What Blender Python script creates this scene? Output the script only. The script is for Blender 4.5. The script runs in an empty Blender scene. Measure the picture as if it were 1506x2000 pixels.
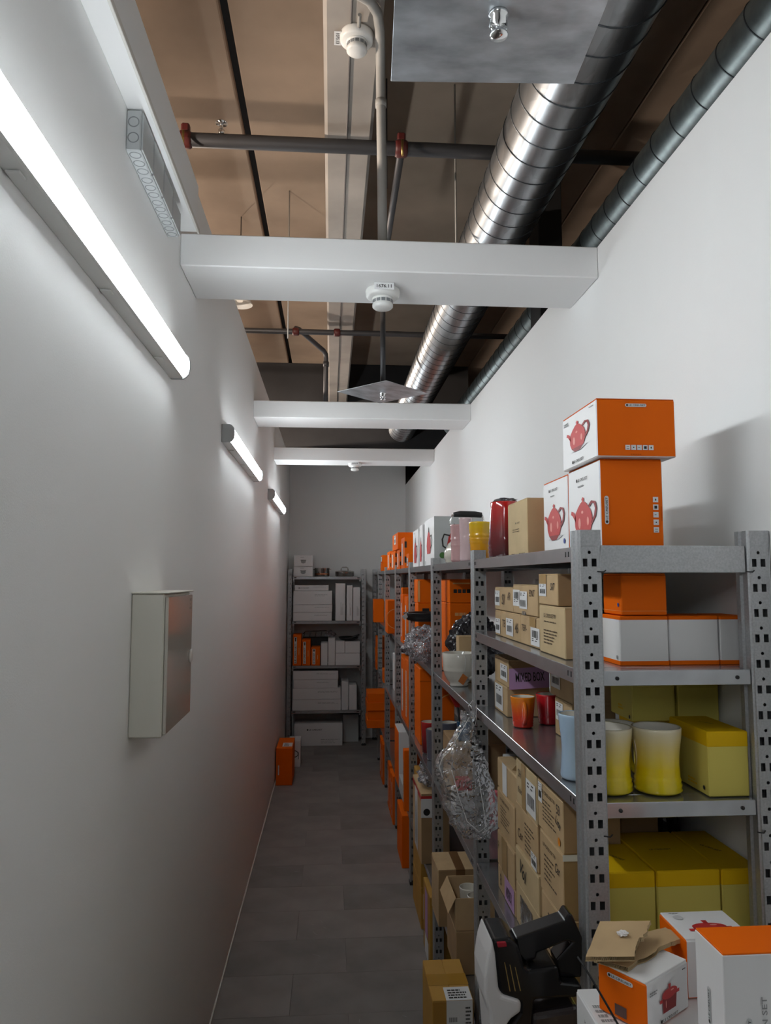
import bpy, bmesh, math, random
from mathutils import Vector, Matrix, noise
from mathutils.geometry import tessellate_polygon

S = bpy.context.scene
COL = S.collection
R = math.radians

# ------------------------------------------------------------------ camera, world, exposure
cam_d = bpy.data.cameras.new('camera')
cam = bpy.data.objects.new('camera', cam_d)
COL.objects.link(cam)
cam_d.sensor_fit = 'VERTICAL'
cam_d.sensor_height = 24.0
cam_d.sensor_width = 24.0 * 1506 / 2000
cam_d.lens = 1450 / 2000 * 24.0
cam_d.clip_start = 0.05
F_, VXo, VYo = 1450.0, 646 - 753, 1000 - 1128          # corridor vanishing point relative to image centre
yc = Vector((VXo, VYo, F_)).normalized()                # world Y in (right, up, forward)
p_ = math.atan(-VYo / F_)
zc = Vector((0, math.cos(p_), math.sin(p_)))
zc = (zc - zc.dot(yc) * yc).normalized()
xc = yc.cross(zc)
if xc.x < 0: xc = -xc
right = Vector((xc.x, yc.x, zc.x)); up = Vector((xc.y, yc.y, zc.y)); fwd = Vector((xc.z, yc.z, zc.z))
cam.matrix_world = Matrix(((right.x, up.x, -fwd.x, 0), (right.y, up.y, -fwd.y, 0), (right.z, up.z, -fwd.z, 1.7), (0, 0, 0, 1)))
S.camera = cam

w = bpy.data.worlds.new('world'); S.world = w; w.use_nodes = True
w.node_tree.nodes['Background'].inputs[0].default_value = (0.9, 0.87, 0.85, 1)
w.node_tree.nodes['Background'].inputs[1].default_value = 0.03
TUBE = 33.5            # emission of the wall tubes
HALL = 200.0            # watts of each hall pendant
S.cycles.caustics_reflective = False; S.cycles.caustics_refractive = False
S.cycles.max_bounces = 8; S.cycles.diffuse_bounces = 5; S.cycles.glossy_bounces = 3
S.view_settings.view_transform = 'Standard'
S.view_settings.look = 'None'
S.view_settings.exposure = 0.0
S.view_settings.gamma = 1.0
S.view_settings.use_curve_mapping = False

XL, XR, YB, ZT, ZC = -0.45, 0.815, 8.08, 2.717, 3.84

# ------------------------------------------------------------------ materials
MATS = {}
def mat(name, col, rough=0.6, metal=0.0, noise_scale=0, noise_amt=0.0, bump=0.0, bump_scale=200, coat=0.0, stretch=None, spec=0.5, kind='noise', col2=None):
    if name in MATS: return MATS[name]
    m = bpy.data.materials.new(name); m.use_nodes = True
    nt = m.node_tree; b = nt.nodes['Principled BSDF']
    b.inputs['Base Color'].default_value = (*col, 1)
    b.inputs['Roughness'].default_value = rough
    b.inputs['Metallic'].default_value = metal
    b.inputs['Specular IOR Level'].default_value = spec
    if coat: b.inputs['Coat Weight'].default_value = coat; b.inputs['Coat Roughness'].default_value = 0.08
    tc = nt.nodes.new('ShaderNodeTexCoord'); mp = nt.nodes.new('ShaderNodeMapping')
    nt.links.new(tc.outputs['Object'], mp.inputs['Vector'])
    if stretch: mp.inputs['Scale'].default_value = stretch
    if noise_amt:
        if kind == 'voronoi':
            n = nt.nodes.new('ShaderNodeTexVoronoi'); n.inputs['Scale'].default_value = noise_scale; out = n.outputs['Color']
        else:
            n = nt.nodes.new('ShaderNodeTexNoise'); n.inputs['Scale'].default_value = noise_scale; n.inputs['Detail'].default_value = 6; out = n.outputs['Fac']
        nt.links.new(mp.outputs[0], n.inputs['Vector'])
        rp = nt.nodes.new('ShaderNodeValToRGB')
        if kind == 'voronoi':
            bw = nt.nodes.new('ShaderNodeRGBToBW'); nt.links.new(out, bw.inputs[0]); out = bw.outputs[0]
        nt.links.new(out, rp.inputs[0])
        c2 = col2 or tuple(c * (1 - noise_amt) for c in col)
        rp.color_ramp.elements[0].position = 0.3; rp.color_ramp.elements[1].position = 0.7
        rp.color_ramp.elements[0].color = (*c2, 1)
        rp.color_ramp.elements[1].color = (*(min(1, c * (1 + noise_amt * 0.4)) for c in col), 1)
        nt.links.new(rp.outputs[0], b.inputs['Base Color'])
    if bump:
        n2 = nt.nodes.new('ShaderNodeTexNoise'); n2.inputs['Scale'].default_value = bump_scale; n2.inputs['Detail'].default_value = 4
        nt.links.new(mp.outputs[0], n2.inputs['Vector'])
        bp = nt.nodes.new('ShaderNodeBump'); bp.inputs['Strength'].default_value = bump; bp.inputs['Distance'].default_value = 0.002
        nt.links.new(n2.outputs['Fac'], bp.inputs['Height']); nt.links.new(bp.outputs[0], b.inputs['Normal'])
    MATS[name] = m
    return m

def ombre(name, stops, rough=0.12):
    """glaze that runs from one colour to another up the pot (object z in metres)"""
    if name in MATS: return MATS[name]
    m = bpy.data.materials.new(name); m.use_nodes = True
    nt = m.node_tree; b = nt.nodes['Principled BSDF']
    tc = nt.nodes.new('ShaderNodeTexCoord'); sp = nt.nodes.new('ShaderNodeSeparateXYZ')
    nt.links.new(tc.outputs['Object'], sp.inputs[0])
    top = stops[-1][0]
    mr = nt.nodes.new('ShaderNodeMath'); mr.operation = 'DIVIDE'; mr.inputs[1].default_value = top
    nt.links.new(sp.outputs['Z'], mr.inputs[0])
    rp = nt.nodes.new('ShaderNodeValToRGB'); nt.links.new(mr.outputs[0], rp.inputs[0])
    els = rp.color_ramp.elements
    while len(els) < len(stops): els.new(0.5)
    for e, (z, c) in zip(els, stops): e.position = z / top; e.color = (*c, 1)
    nt.links.new(rp.outputs[0], b.inputs['Base Color'])
    b.inputs['Roughness'].default_value = rough; b.inputs['Coat Weight'].default_value = 0.5
    MATS[name] = m
    return m

def emis(name, col, s):
    m = bpy.data.materials.new(name); m.use_nodes = True
    nt = m.node_tree; b = nt.nodes['Principled BSDF']
    b.inputs['Base Color'].default_value = (0.9, 0.9, 0.9, 1)
    b.inputs['Emission Color'].default_value = (*col, 1); b.inputs['Emission Strength'].default_value = s
    MATS[name] = m
    return m

def plastic_film(name, tint=(0.85, 0.87, 0.9), clear=0.75, rough=0.1):
    """thin creased film: mostly see-through, glossy creases and a little milky haze"""
    m = bpy.data.materials.new(name); m.use_nodes = True
    nt = m.node_tree; out = nt.nodes['Material Output']; b = nt.nodes['Principled BSDF']
    b.inputs['Base Color'].default_value = (*tint, 1); b.inputs['Roughness'].default_value = 0.5
    tr = nt.nodes.new('ShaderNodeBsdfTransparent'); tr.inputs[0].default_value = (0.95, 0.955, 0.96, 1)
    gl = nt.nodes.new('ShaderNodeBsdfGlossy'); gl.inputs['Color'].default_value = (0.95, 0.96, 1, 1); gl.inputs['Roughness'].default_value = rough
    tc = nt.nodes.new('ShaderNodeTexCoord')
    n = nt.nodes.new('ShaderNodeTexNoise'); n.inputs['Scale'].default_value = 60; n.inputs['Detail'].default_value = 6; nt.links.new(tc.outputs['Object'], n.inputs['Vector'])
    rp = nt.nodes.new('ShaderNodeValToRGB'); nt.links.new(n.outputs['Fac'], rp.inputs[0])
    h = 1 - clear
    rp.color_ramp.elements[0].position = 0.45; rp.color_ramp.elements[0].color = (h * .35,) * 3 + (1,)
    rp.color_ramp.elements[1].position = 0.75; rp.color_ramp.elements[1].color = (min(1, h * 2.4),) * 3 + (1,)
    vo = nt.nodes.new('ShaderNodeTexVoronoi'); vo.feature = 'DISTANCE_TO_EDGE'; vo.inputs['Scale'].default_value = 38
    n3 = nt.nodes.new('ShaderNodeTexNoise'); n3.inputs['Scale'].default_value = 20; nt.links.new(tc.outputs['Object'], n3.inputs['Vector'])
    va = nt.nodes.new('ShaderNodeVectorMath'); va.operation = 'SCALE'; va.inputs['Scale'].default_value = 0.08; nt.links.new(n3.outputs['Color'], va.inputs[0])
    vb = nt.nodes.new('ShaderNodeVectorMath'); vb.operation = 'ADD'; nt.links.new(tc.outputs['Object'], vb.inputs[0]); nt.links.new(va.outputs[0], vb.inputs[1]); nt.links.new(vb.outputs[0], vo.inputs['Vector'])
    bp = nt.nodes.new('ShaderNodeBump'); bp.inputs['Strength'].default_value = 1.0; bp.inputs['Distance'].default_value = 0.01
    nt.links.new(vo.outputs['Distance'], bp.inputs['Height']); nt.links.new(bp.outputs[0], gl.inputs['Normal'])
    mx = nt.nodes.new('ShaderNodeMixShader'); nt.links.new(rp.outputs[0], mx.inputs[0]); nt.links.new(tr.outputs[0], mx.inputs[1]); nt.links.new(b.outputs[0], mx.inputs[2])
    fz = nt.nodes.new('ShaderNodeFresnel'); fz.inputs['IOR'].default_value = 1.6; nt.links.new(bp.outputs[0], fz.inputs['Normal'])
    m2 = nt.nodes.new('ShaderNodeMixShader'); nt.links.new(fz.outputs[0], m2.inputs[0]); nt.links.new(mx.outputs[0], m2.inputs[1]); nt.links.new(gl.outputs[0], m2.inputs[2])
    nt.links.new(m2.outputs[0], out.inputs[0])
    MATS[name] = m
    return m

WALL = mat('white_paint', (0.88, 0.88, 0.875), 0.75, bump=0.12, bump_scale=350)
BEAMW = mat('beam_paint', (0.87, 0.87, 0.87), 0.7)
CONC = mat('ceiling_concrete', (0.45, 0.345, 0.26), 0.9, noise_scale=1.6, noise_amt=0.3, bump=0.2, bump_scale=60)
RIBM = mat('rib_concrete', (0.42, 0.38, 0.34), 0.9, noise_scale=3, noise_amt=0.25)
BLACK = mat('matt_black', (0.012, 0.012, 0.013), 0.7)
DARKW = mat('dark_hall_wall', (0.035, 0.034, 0.036), 0.9, noise_scale=3, noise_amt=0.3)
HALLW = mat('hall_plaster', (0.2, 0.17, 0.15), 0.9)
GALV = mat('galvanized_steel', (0.46, 0.47, 0.48), 0.42, 0.75, noise_scale=260, noise_amt=0.16, bump=0.05)
SHELFM = mat('shelf_steel', (0.44, 0.45, 0.47), 0.22, 0.8, noise_scale=25, noise_amt=0.12)
DUCT = mat('duct_steel', (0.47, 0.49, 0.51), 0.32, 0.95, noise_scale=40, noise_amt=0.12, kind='voronoi', stretch=(1, 0.25, 1))
DUCTS = mat('duct_seam', (0.10, 0.11, 0.12), 0.45, 0.8)
DUCT2 = mat('duct_steel_dull', (0.30, 0.34, 0.34), 0.4, 0.9, noise_scale=30, noise_amt=0.2)
PLATE = mat('sheet_steel', (0.50, 0.53, 0.56), 0.42, 0.75, noise_scale=9, noise_amt=0.45, stretch=(1, 2, 1))
PIPE = mat('pipe_dark_steel', (0.07, 0.07, 0.075), 0.5, 0.5)
PIPEG = mat('conduit_grey', (0.33, 0.32, 0.30), 0.6)
REDF = mat('red_fitting', (0.09, 0.012, 0.010), 0.5)
BRASS = mat('brass', (0.5, 0.36, 0.13), 0.35, 1.0)
CHROME = mat('chrome', (0.75, 0.75, 0.75), 0.12, 1.0)
STEEL = mat('polished_steel', (0.55, 0.53, 0.5), 0.18, 1.0)
PLW = mat('white_plastic', (0.78, 0.78, 0.76), 0.4)
PLG = mat('grey_plastic', (0.48, 0.50, 0.51), 0.45)
PLG2 = mat('grey_plastic_groove', (0.22, 0.23, 0.24), 0.5)
CABM = mat('cabinet_cream', (0.62, 0.60, 0.53), 0.45)
CABD = mat('cabinet_door', (0.50, 0.47, 0.42), 0.12, coat=0.6)
TILE = mat('vinyl_tile', (0.265, 0.240, 0.228), 0.55, noise_scale=5, noise_amt=0.22, bump=0.08, bump_scale=40)
TILE2 = mat('vinyl_tile_dark', (0.228, 0.208, 0.198), 0.55, noise_scale=5, noise_amt=0.25, bump=0.08, bump_scale=40)
GROUT = mat('floor_joint', (0.17, 0.155, 0.148), 0.8)
SKIRT = mat('white_skirt', (0.7, 0.68, 0.64), 0.6)
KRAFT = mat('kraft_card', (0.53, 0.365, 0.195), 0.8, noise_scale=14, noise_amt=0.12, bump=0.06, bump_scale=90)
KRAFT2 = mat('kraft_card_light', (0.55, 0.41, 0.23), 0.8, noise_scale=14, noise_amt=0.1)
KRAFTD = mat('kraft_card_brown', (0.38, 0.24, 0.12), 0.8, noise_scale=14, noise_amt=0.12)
YBROWN = mat('yellow_kraft', (0.50, 0.27, 0.045), 0.7, noise_scale=10, noise_amt=0.12)
TAPE = mat('packing_tape', (0.42, 0.27, 0.11), 0.25)
TAPED = mat('packing_tape_brown', (0.17, 0.085, 0.035), 0.3)
ORANGE = mat('orange_card', (0.86, 0.145, 0.0015), 0.6, noise_scale=6, noise_amt=0.04, spec=0.15)
ORANGE2 = mat('orange_card_deep', (0.62, 0.10, 0.002), 0.6, spec=0.15)
ORLINE = mat('orange_print_light', (0.85, 0.40, 0.14), 0.5)
WHITEC = mat('white_card', (0.78, 0.77, 0.77), 0.5)
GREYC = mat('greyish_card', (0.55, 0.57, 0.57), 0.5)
PALEY = mat('pale_yellow_card', (0.64, 0.54, 0.125), 0.65, spec=0.2)
DEEPY = mat('deep_yellow_card', (0.72, 0.44, 0.003), 0.6, spec=0.2)
INK = mat('black_ink', (0.02, 0.018, 0.016), 0.7)
INKB = mat('brown_ink', (0.10, 0.065, 0.035), 0.8)
INKG = mat('grey_ink', (0.30, 0.30, 0.30), 0.7)
PAPER = mat('white_label_paper', (0.75, 0.75, 0.75), 0.6)
LILAC = mat('lilac_paper', (0.50, 0.30, 0.52), 0.7)
POTRED = mat('print_red', (0.50, 0.03, 0.03), 0.5)
POTDK = mat('print_dark_red', (0.24, 0.012, 0.015), 0.5)
POTHI = mat('print_pink', (0.75, 0.30, 0.26), 0.5)
POTSH = mat('print_grey_shadow', (0.55, 0.55, 0.56), 0.5)
GREEN = mat('green_sticker', (0.055, 0.17, 0.03), 0.5)
BLUEDOT = mat('blue_sticker', (0.04, 0.07, 0.30), 0.5)
ORDOT = mat('orange_sticker', (0.75, 0.25, 0.01), 0.5)
VACB = mat('vacuum_black', (0.006, 0.006, 0.007), 0.22, spec=0.5)
VACW = mat('vacuum_white', (0.62, 0.60, 0.60), 0.35)
VACR = mat('vacuum_red', (0.30, 0.006, 0.018), 0.4)
VACC = mat('vacuum_smoke_cup', (0.035, 0.028, 0.03), 0.12, coat=0.6)
RUBBER = mat('black_rubber', (0.015, 0.015, 0.016), 0.6)
PANBLK = mat('pan_black', (0.012, 0.012, 0.013), 0.35)
GL_CREAM = mat('cream_glaze', (0.72, 0.69, 0.60), 0.12, coat=0.5)
GL_WHITE = mat('stoneware_white', (0.70, 0.67, 0.60), 0.15, coat=0.5)
GL_PINK = mat('pink_glaze', (0.66, 0.40, 0.40), 0.15, coat=0.5)
GL_LILAC = mat('pale_pink_glaze', (0.70, 0.52, 0.54), 0.15, coat=0.5)
GL_YEL = ombre('yellow_glaze', [(0, (0.66, 0.25, 0.006)), (0.06, (0.72, 0.34, 0.006)), (0.13, (0.74, 0.50, 0.004))])
GL_RED = ombre('cherry_glaze', [(0, (0.06, 0.008, 0.012)), (0.07, (0.16, 0.012, 0.016)), (0.16, (0.50, 0.015, 0.012))])
GL_ORG = ombre('flame_glaze', [(0, (0.62, 0.02, 0.01)), (0.03, (0.72, 0.05, 0.008)), (0.08, (0.82, 0.24, 0.004))])
GL_REDM = ombre('red_mug_glaze', [(0, (0.35, 0.01, 0.02)), (0.08, (0.62, 0.02, 0.025))])
GL_SUN = ombre('sun_glaze', [(0, (0.78, 0.62, 0.008)), (0.045, (0.80, 0.60, 0.006)), (0.075, (0.74, 0.58, 0.14)), (0.12, (0.68, 0.62, 0.46))])
GL_BLUE = mat('pale_blue_glaze', (0.36, 0.48, 0.62), 0.15, coat=0.5)
GL_NAVY = mat('mid_blue_glaze', (0.02, 0.08, 0.17), 0.15, coat=0.5)
GL_GREY = mat('grey_glaze', (0.12, 0.12, 0.16), 0.2, coat=0.5)
MUGIN = mat('mug_inside', (0.70, 0.66, 0.58), 0.2, coat=0.4)
SILRED = mat('red_silicone', (0.42, 0.012, 0.012), 0.5)
PINKW = mat('pink_wrap', (0.55, 0.09, 0.12), 0.4)
FILM = plastic_film('clear_film', clear=0.86)
FILMG = plastic_film('clear_film_heap', tint=(0.55, 0.56, 0.60), clear=0.62, rough=0.06)
FILMD = mat('dark_film', (0.028, 0.026, 0.032), 0.18, coat=0.4, bump=0.6, bump_scale=45)
FOAM = mat('white_foam', (0.78, 0.75, 0.74), 0.8)
TUBEM = emis('tube_diffuser_glow', (0.915, 0.98, 1.01), TUBE)

# ------------------------------------------------------------------ mesh helpers
def link(name, me, m, parent=None):
    o = bpy.data.objects.new(name, me); COL.objects.link(o)
    if me is not None and m is not None and not me.materials:
        for k in (m if isinstance(m, (list, tuple)) else [m]): me.materials.append(k)
    if parent is not None: o.parent = parent
    return o
def tag(o, label, cat, group=None):
    o['label'] = label; o['category'] = cat
    if group: o['group'] = group
    return o
def thing(name, label, cat, loc=(0, 0, 0), rz=0.0, group=None):
    o = bpy.data.objects.new(name, None); COL.objects.link(o)
    o.location = loc; o.rotation_euler = (0, 0, rz); o.empty_display_size = 0.05
    return tag(o, label, cat, group)
def struct(o):
    o['kind'] = 'structure'; return o
def mk(name, v, f, smooth=False):
    me = bpy.data.meshes.new(name); me.from_pydata(v, [], f); me.update()
    if smooth: me.polygons.foreach_set('use_smooth', [True] * len(me.polygons))
    return me
def bm_me(name, bm, smooth=False):
    me = bpy.data.meshes.new(name); bmesh.ops.recalc_face_normals(bm, faces=bm.faces); bm.to_mesh(me); bm.free()
    if smooth: me.polygons.foreach_set('use_smooth', [True] * len(me.polygons))
    return me
def box_me(name, x0, x1, y0, y1, z0, z1, bev=0.0015):
    bm = bmesh.new()
    bmesh.ops.create_cube(bm, size=1)
    for v in bm.verts:
        v.co = Vector((x0 + (v.co.x + .5) * (x1 - x0), y0 + (v.co.y + .5) * (y1 - y0), z0 + (v.co.z + .5) * (z1 - z0)))
    if bev: bmesh.ops.bevel(bm, geom=list(bm.edges), offset=bev, segments=1, affect='EDGES', profile=0.5)
    return bm_me(name, bm)
def box(name, x0, x1, y0, y1, z0, z1, m, parent=None, bev=0.0015):
    return link(name, box_me(name, x0, x1, y0, y1, z0, z1, bev), m, parent)
def frame_of(d):
    d = d.normalized(); a = Vector((0, 0, 1)) if abs(d.z) < .9 else Vector((1, 0, 0))
    u = d.cross(a).normalized(); return u, d.cross(u).normalized()
def tube_me(name, pts, r, n=10, cap=True):
    pts = [Vector(p) for p in pts]; v = []; f = []
    rs = r if isinstance(r, (list, tuple)) else [r] * len(pts)
    u = None
    for i, p in enumerate(pts):
        d = (pts[min(i + 1, len(pts) - 1)] - pts[max(i - 1, 0)]).normalized()
        if u is None: u, w_ = frame_of(d)
        else:
            u = (u - d * u.dot(d)).normalized(); w_ = d.cross(u).normalized()
        for k in range(n):
            a = 2 * math.pi * k / n
            v.append(p + (u * math.cos(a) + w_ * math.sin(a)) * rs[i])
    for i in range(len(pts) - 1):
        for k in range(n):
            f.append((i * n + k, i * n + (k + 1) % n, (i + 1) * n + (k + 1) % n, (i + 1) * n + k))
    if cap:
        f.append(tuple(range(n))[::-1]); f.append(tuple((len(pts) - 1) * n + k for k in range(n)))
    me = mk(name, v, f)
    for p in me.polygons:
        if len(p.vertices) == 4 or n < 6: p.use_smooth = n >= 6
    return me
def tube(name, pts, r, m, parent=None, n=10): return link(name, tube_me(name, pts, r, n), m, parent)
def lathe_me(name, prof, n=36, cx=0, cy=0, sx=1, sy=1):
    """prof = [(radius, z)...]; radius 0 closes the end"""
    v = []; f = []; rows = []
    for r, z in prof:
        if r < 1e-6: rows.append([len(v)]); v.append((cx, cy, z))
        else:
            rows.append(list(range(len(v), len(v) + n)))
            for k in range(n):
                a = 2 * math.pi * k / n; v.append((cx + r * sx * math.cos(a), cy + r * sy * math.sin(a), z))
    for a, b in zip(rows, rows[1:]):
        for k in range(n):
            k2 = (k + 1) % n
            if len(a) == 1 and len(b) == 1: continue
            if len(a) == 1: f.append((a[0], b[k2], b[k]))
            elif len(b) == 1: f.append((a[k], a[k2], b[0]))
            else: f.append((a[k], a[k2], b[k2], b[k]))
    bm = bmesh.new(); me = mk(name, v, f); bm.from_mesh(me); bpy.data.meshes.remove(me)
    return bm_me(name, bm, True)
def lathe(name, prof, m, parent=None, n=36, **k): return link(name, lathe_me(name, prof, n, **k), m, parent)
def prism_me(name, poly, axis, a0, a1, bev=0.0):
    """polygon in the plane across `axis`, extruded from a0 to a1"""
    def P(p, a):
        return {'y': (p[0], a, p[1]), 'x': (a, p[0], p[1]), 'z': (p[0], p[1], a)}[axis]
    n = len(poly); v = [P(p, a0) for p in poly] + [P(p, a1) for p in poly]
    f = [(i, (i + 1) % n, n + (i + 1) % n, n + i) for i in range(n)]
    f += [tuple(range(n)), tuple(range(n, 2 * n))[::-1]]
    bm = bmesh.new(); me = mk(name, v, f); bm.from_mesh(me); bpy.data.meshes.remove(me)
    bmesh.ops.recalc_face_normals(bm, faces=bm.faces)
    if bev:
        ed = [e for e in bm.edges if len(e.link_faces) == 2 and e.calc_face_angle(0) > 0.6]
        bmesh.ops.bevel(bm, geom=ed, offset=bev, segments=3, affect='EDGES', profile=0.5, clamp_overlap=True)
    bmesh.ops.triangulate(bm, faces=[q for q in bm.faces if len(q.verts) > 4])
    return bm_me(name, bm)
def heap_me(name, rx, ry, rz, seed, rough=0.35, sub=4, freq=2.2):
    """a crumpled heap with a flat underside sitting at z = 0"""
    bm = bmesh.new(); bmesh.ops.create_icosphere(bm, subdivisions=sub, radius=1)
    o = Vector((seed * 7.3, seed * 3.1, seed))
    for v in bm.verts:
        d = v.co.normalized()
        k = 1 + rough * (noise.noise(d * freq + o) + 0.6 * abs(noise.noise(d * freq * 2.7 + o)) - 0.25 + 0.35 * abs(noise.noise(d * freq * 7 + o)))
        q = d * k
        v.co = Vector((q.x * rx, q.y * ry, max(0, (q.z * 0.5 + 0.42)) * rz))
    return bm_me(name, bm, False)

# ---- flat print on box faces
class Box: pass
LIFT = 0.0007
def fr(b, face):
    w_, d_, h_ = b.w, b.d, b.h; e = b.lift
    if face == '-X': return Vector((-w_/2 - e, d_/2, 0)), Vector((0, -1, 0)), Vector((0, 0, 1)), d_, h_
    if face == '+X': return Vector((w_/2 + e, -d_/2, 0)), Vector((0, 1, 0)), Vector((0, 0, 1)), d_, h_
    if face == '-Y': return Vector((-w_/2, -d_/2 - e, 0)), Vector((1, 0, 0)), Vector((0, 0, 1)), w_, h_
    return Vector((-w_/2, -d_/2, h_ + e)), Vector((1, 0, 0)), Vector((0, 1, 0)), w_, d_
def flat(b, face, polys, m, name, parent=None, lift=0.0):
    """polys: lists of (u, v) in metres on the face"""
    o, U, V, a, c = fr(b, face); N = U.cross(V)
    v = []; f = []
    for p in polys:
        i = len(v); q = [o + U * x + V * y + N * lift for x, y in p]
        if len(p) <= 4: v += q; f.append(tuple(range(i, i + len(p))))
        else:
            v += q
            for t in tessellate_polygon([[Vector((x, y, 0)) for x, y in p]]): f.append(tuple(i + k for k in t))
    me = mk(name, v, f)
    bm = bmesh.new(); bm.from_mesh(me)
    for q in bm.faces:
        q.normal_update()
        if q.normal.dot(N) < 0: q.normal_flip()
    bm.to_mesh(me); bm.free()
    return link(name, me, m, parent or b.o)
def rect(u0, v0, u1, v1): return [(u0, v0), (u1, v0), (u1, v1), (u0, v1)]
def rel(b, face, u, v):
    _, _, _, a, c = fr(b, face); return u * a, v * c
def quad(b, face, u0, v0, u1, v1, m, name, parent=None, lift=0.0, sk=0.0):
    a, c = rel(b, face, u0, v0); d, e = rel(b, face, u1, v1)
    return flat(b, face, [[(a, c), (d, c + sk), (d, e + sk), (a, e)]], m, name, parent, lift)
def lines(b, face, u0, v0, u1, v1, n, m=INKB, name='printed_text', fill=0.55, seed=1, vertical=False, parent=None, lift=0.0):
    rd = random.Random(seed); a, c = rel(b, face, u0, v0); d, e = rel(b, face, u1, v1); P = []
    if vertical:
        st = (d - a) / n
        for i in range(n):
            x = a + st * i; y = c
            L = (e - c) * rd.uniform(.6, 1)
            P.append(rect(x, y, x + st * fill, y + L))
    else:
        st = (e - c) / n
        for i in range(n):
            y = e - st * (i + 1); x = a; end = a + (d - a) * rd.uniform(.55, 1)
            while x < end:
                L = rd.uniform(.08, .22) * (d - a); P.append(rect(x, y, min(x + L, end), y + st * fill)); x += L + .03 * (d - a)
    return flat(b, face, P, m, name, parent, lift)
def label(b, face, u0, v0, u1, v1, seed=1, code='mid', sk=0.0, parent=None):
    q = quad(b, face, u0, v0, u1, v1, PAPER, 'shipping_label', parent, 0.0003, sk)
    a, c = rel(b, face, u0, v0); d, e = rel(b, face, u1, v1)
    rd = random.Random(seed); P = []; x = a + (d - a) * .16
    lo, hi = {'mid': (.22, .58), 'low': (.12, .5), 'high': (.45, .85)}[code]
    while x < a + (d - a) * .84:
        w_ = rd.uniform(.02, .055) * (d - a); k = sk * (x - a) / max(1e-6, d - a)
        P.append(rect(x, c + (e - c) * lo + k, x + w_, c + (e - c) * hi + k)); x += w_ + rd.uniform(.02, .04) * (d - a)
    flat(b, face, P, INK, 'barcode', q, 0.0006)
    y = c + (e - c) * (.66 if code != 'high' else .15)
    flat(b, face, [rect(a + (d - a) * t, y + (e - c) * s, a + (d - a) * (t + .2), y + (e - c) * (s + .045)) for t, s in ((.15, .1), (.5, .1), (.15, .2), (.6, .22))], INK, 'printed_text', q, 0.0006)
    return q
TXT = {}
def text_me(s):
    if s in TXT: return TXT[s]
    cu = bpy.data.curves.new('lettering', 'FONT'); cu.body = s; cu.resolution_u = 2; cu.size = 1; cu.offset = 0.012
    ob = bpy.data.objects.new('lettering', cu); COL.objects.link(ob)
    dg = bpy.context.evaluated_depsgraph_get()
    me = bpy.data.meshes.new_from_object(ob.evaluated_get(dg))
    bpy.data.objects.remove(ob); bpy.data.curves.remove(cu)
    xs = [v.co.x for v in me.vertices]; ys = [v.co.y for v in me.vertices]
    cx, cy = (min(xs) + max(xs)) / 2, (min(ys) + max(ys)) / 2; L = max(xs) - min(xs); Hh = max(ys) - min(ys)
    TXT[s] = ([((v.co.x - cx), (v.co.y - cy)) for v in me.vertices], [tuple(p.vertices) for p in me.polygons], L, Hh)
    bpy.data.meshes.remove(me)
    return TXT[s]
def text(b, face, s, u, v, width=None, height=None, rot=0.0, m=INK, name='lettering', parent=None, lift=0.0004, shear=0.0, bold=0.0):
    pts, fs, L, Hh = text_me(s); o, U, V, a, c = fr(b, face); N = U.cross(V)
    sx = width / L if width else height / Hh; sy = height / Hh if height else sx
    ca, sa = math.cos(rot), math.sin(rot); x0, y0 = u * a, v * c; vv = []
    for x, y in pts:
        x, y = x * sx + shear * y * sy, y * sy
        vv.append(o + U * (x0 + x * ca - y * sa) + V * (y0 + x * sa + y * ca) + N * lift)
    return link(name, mk(name, vv, fs), m, parent or b.o)
def disc_poly(x, y, r, n=20, sx=1, sy=1): return [(x + r * sx * math.cos(2 * math.pi * k / n), y + r * sy * math.sin(2 * math.pi * k / n)) for k in range(n)]
def dot(b, face, u, v, r, m, name='round_sticker', lift=0.0003):
    x, y = rel(b, face, u, v); return flat(b, face, [disc_poly(x, y, r)], m, name, None, lift)
def logo(b, face, u, v, width, rot=0.0, pill=True, m=INK, paper=PAPER):
    """the maker's wordmark in a white pill, as printed on the boxes"""
    x, y = rel(b, face, u, v); h = width * .15; ca, sa = math.cos(rot), math.sin(rot)
    root = None
    if pill:
        pp = []
        for sgn in (1, -1):
            for k in range(9):
                t = -math.pi / 2 + math.pi * k / 8
                px, py = sgn * (width / 2 - h / 2 + h / 2 * math.cos(t)), sgn * h / 2 * math.sin(t); pp.append((x + px * ca - py * sa, y + px * sa + py * ca))
        root = flat(b, face, [pp], paper, 'logo_pill', None, 0.0002)
    rx, ry = -width * .41, 0
    flat(b, face, [disc_poly(x + rx * ca, y + rx * sa, h * .33, 14)], m, 'logo_ring', root, 0.0005)
    o, U, V, a, c = fr(b, face)
    text(b, face, 'LE CREUSET', (x + width * .06 * ca) / a, (y + width * .06 * sa) / c, width=width * .78, height=h * .5, rot=rot, m=m, name='logo_lettering', parent=root, lift=0.0006)
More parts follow.
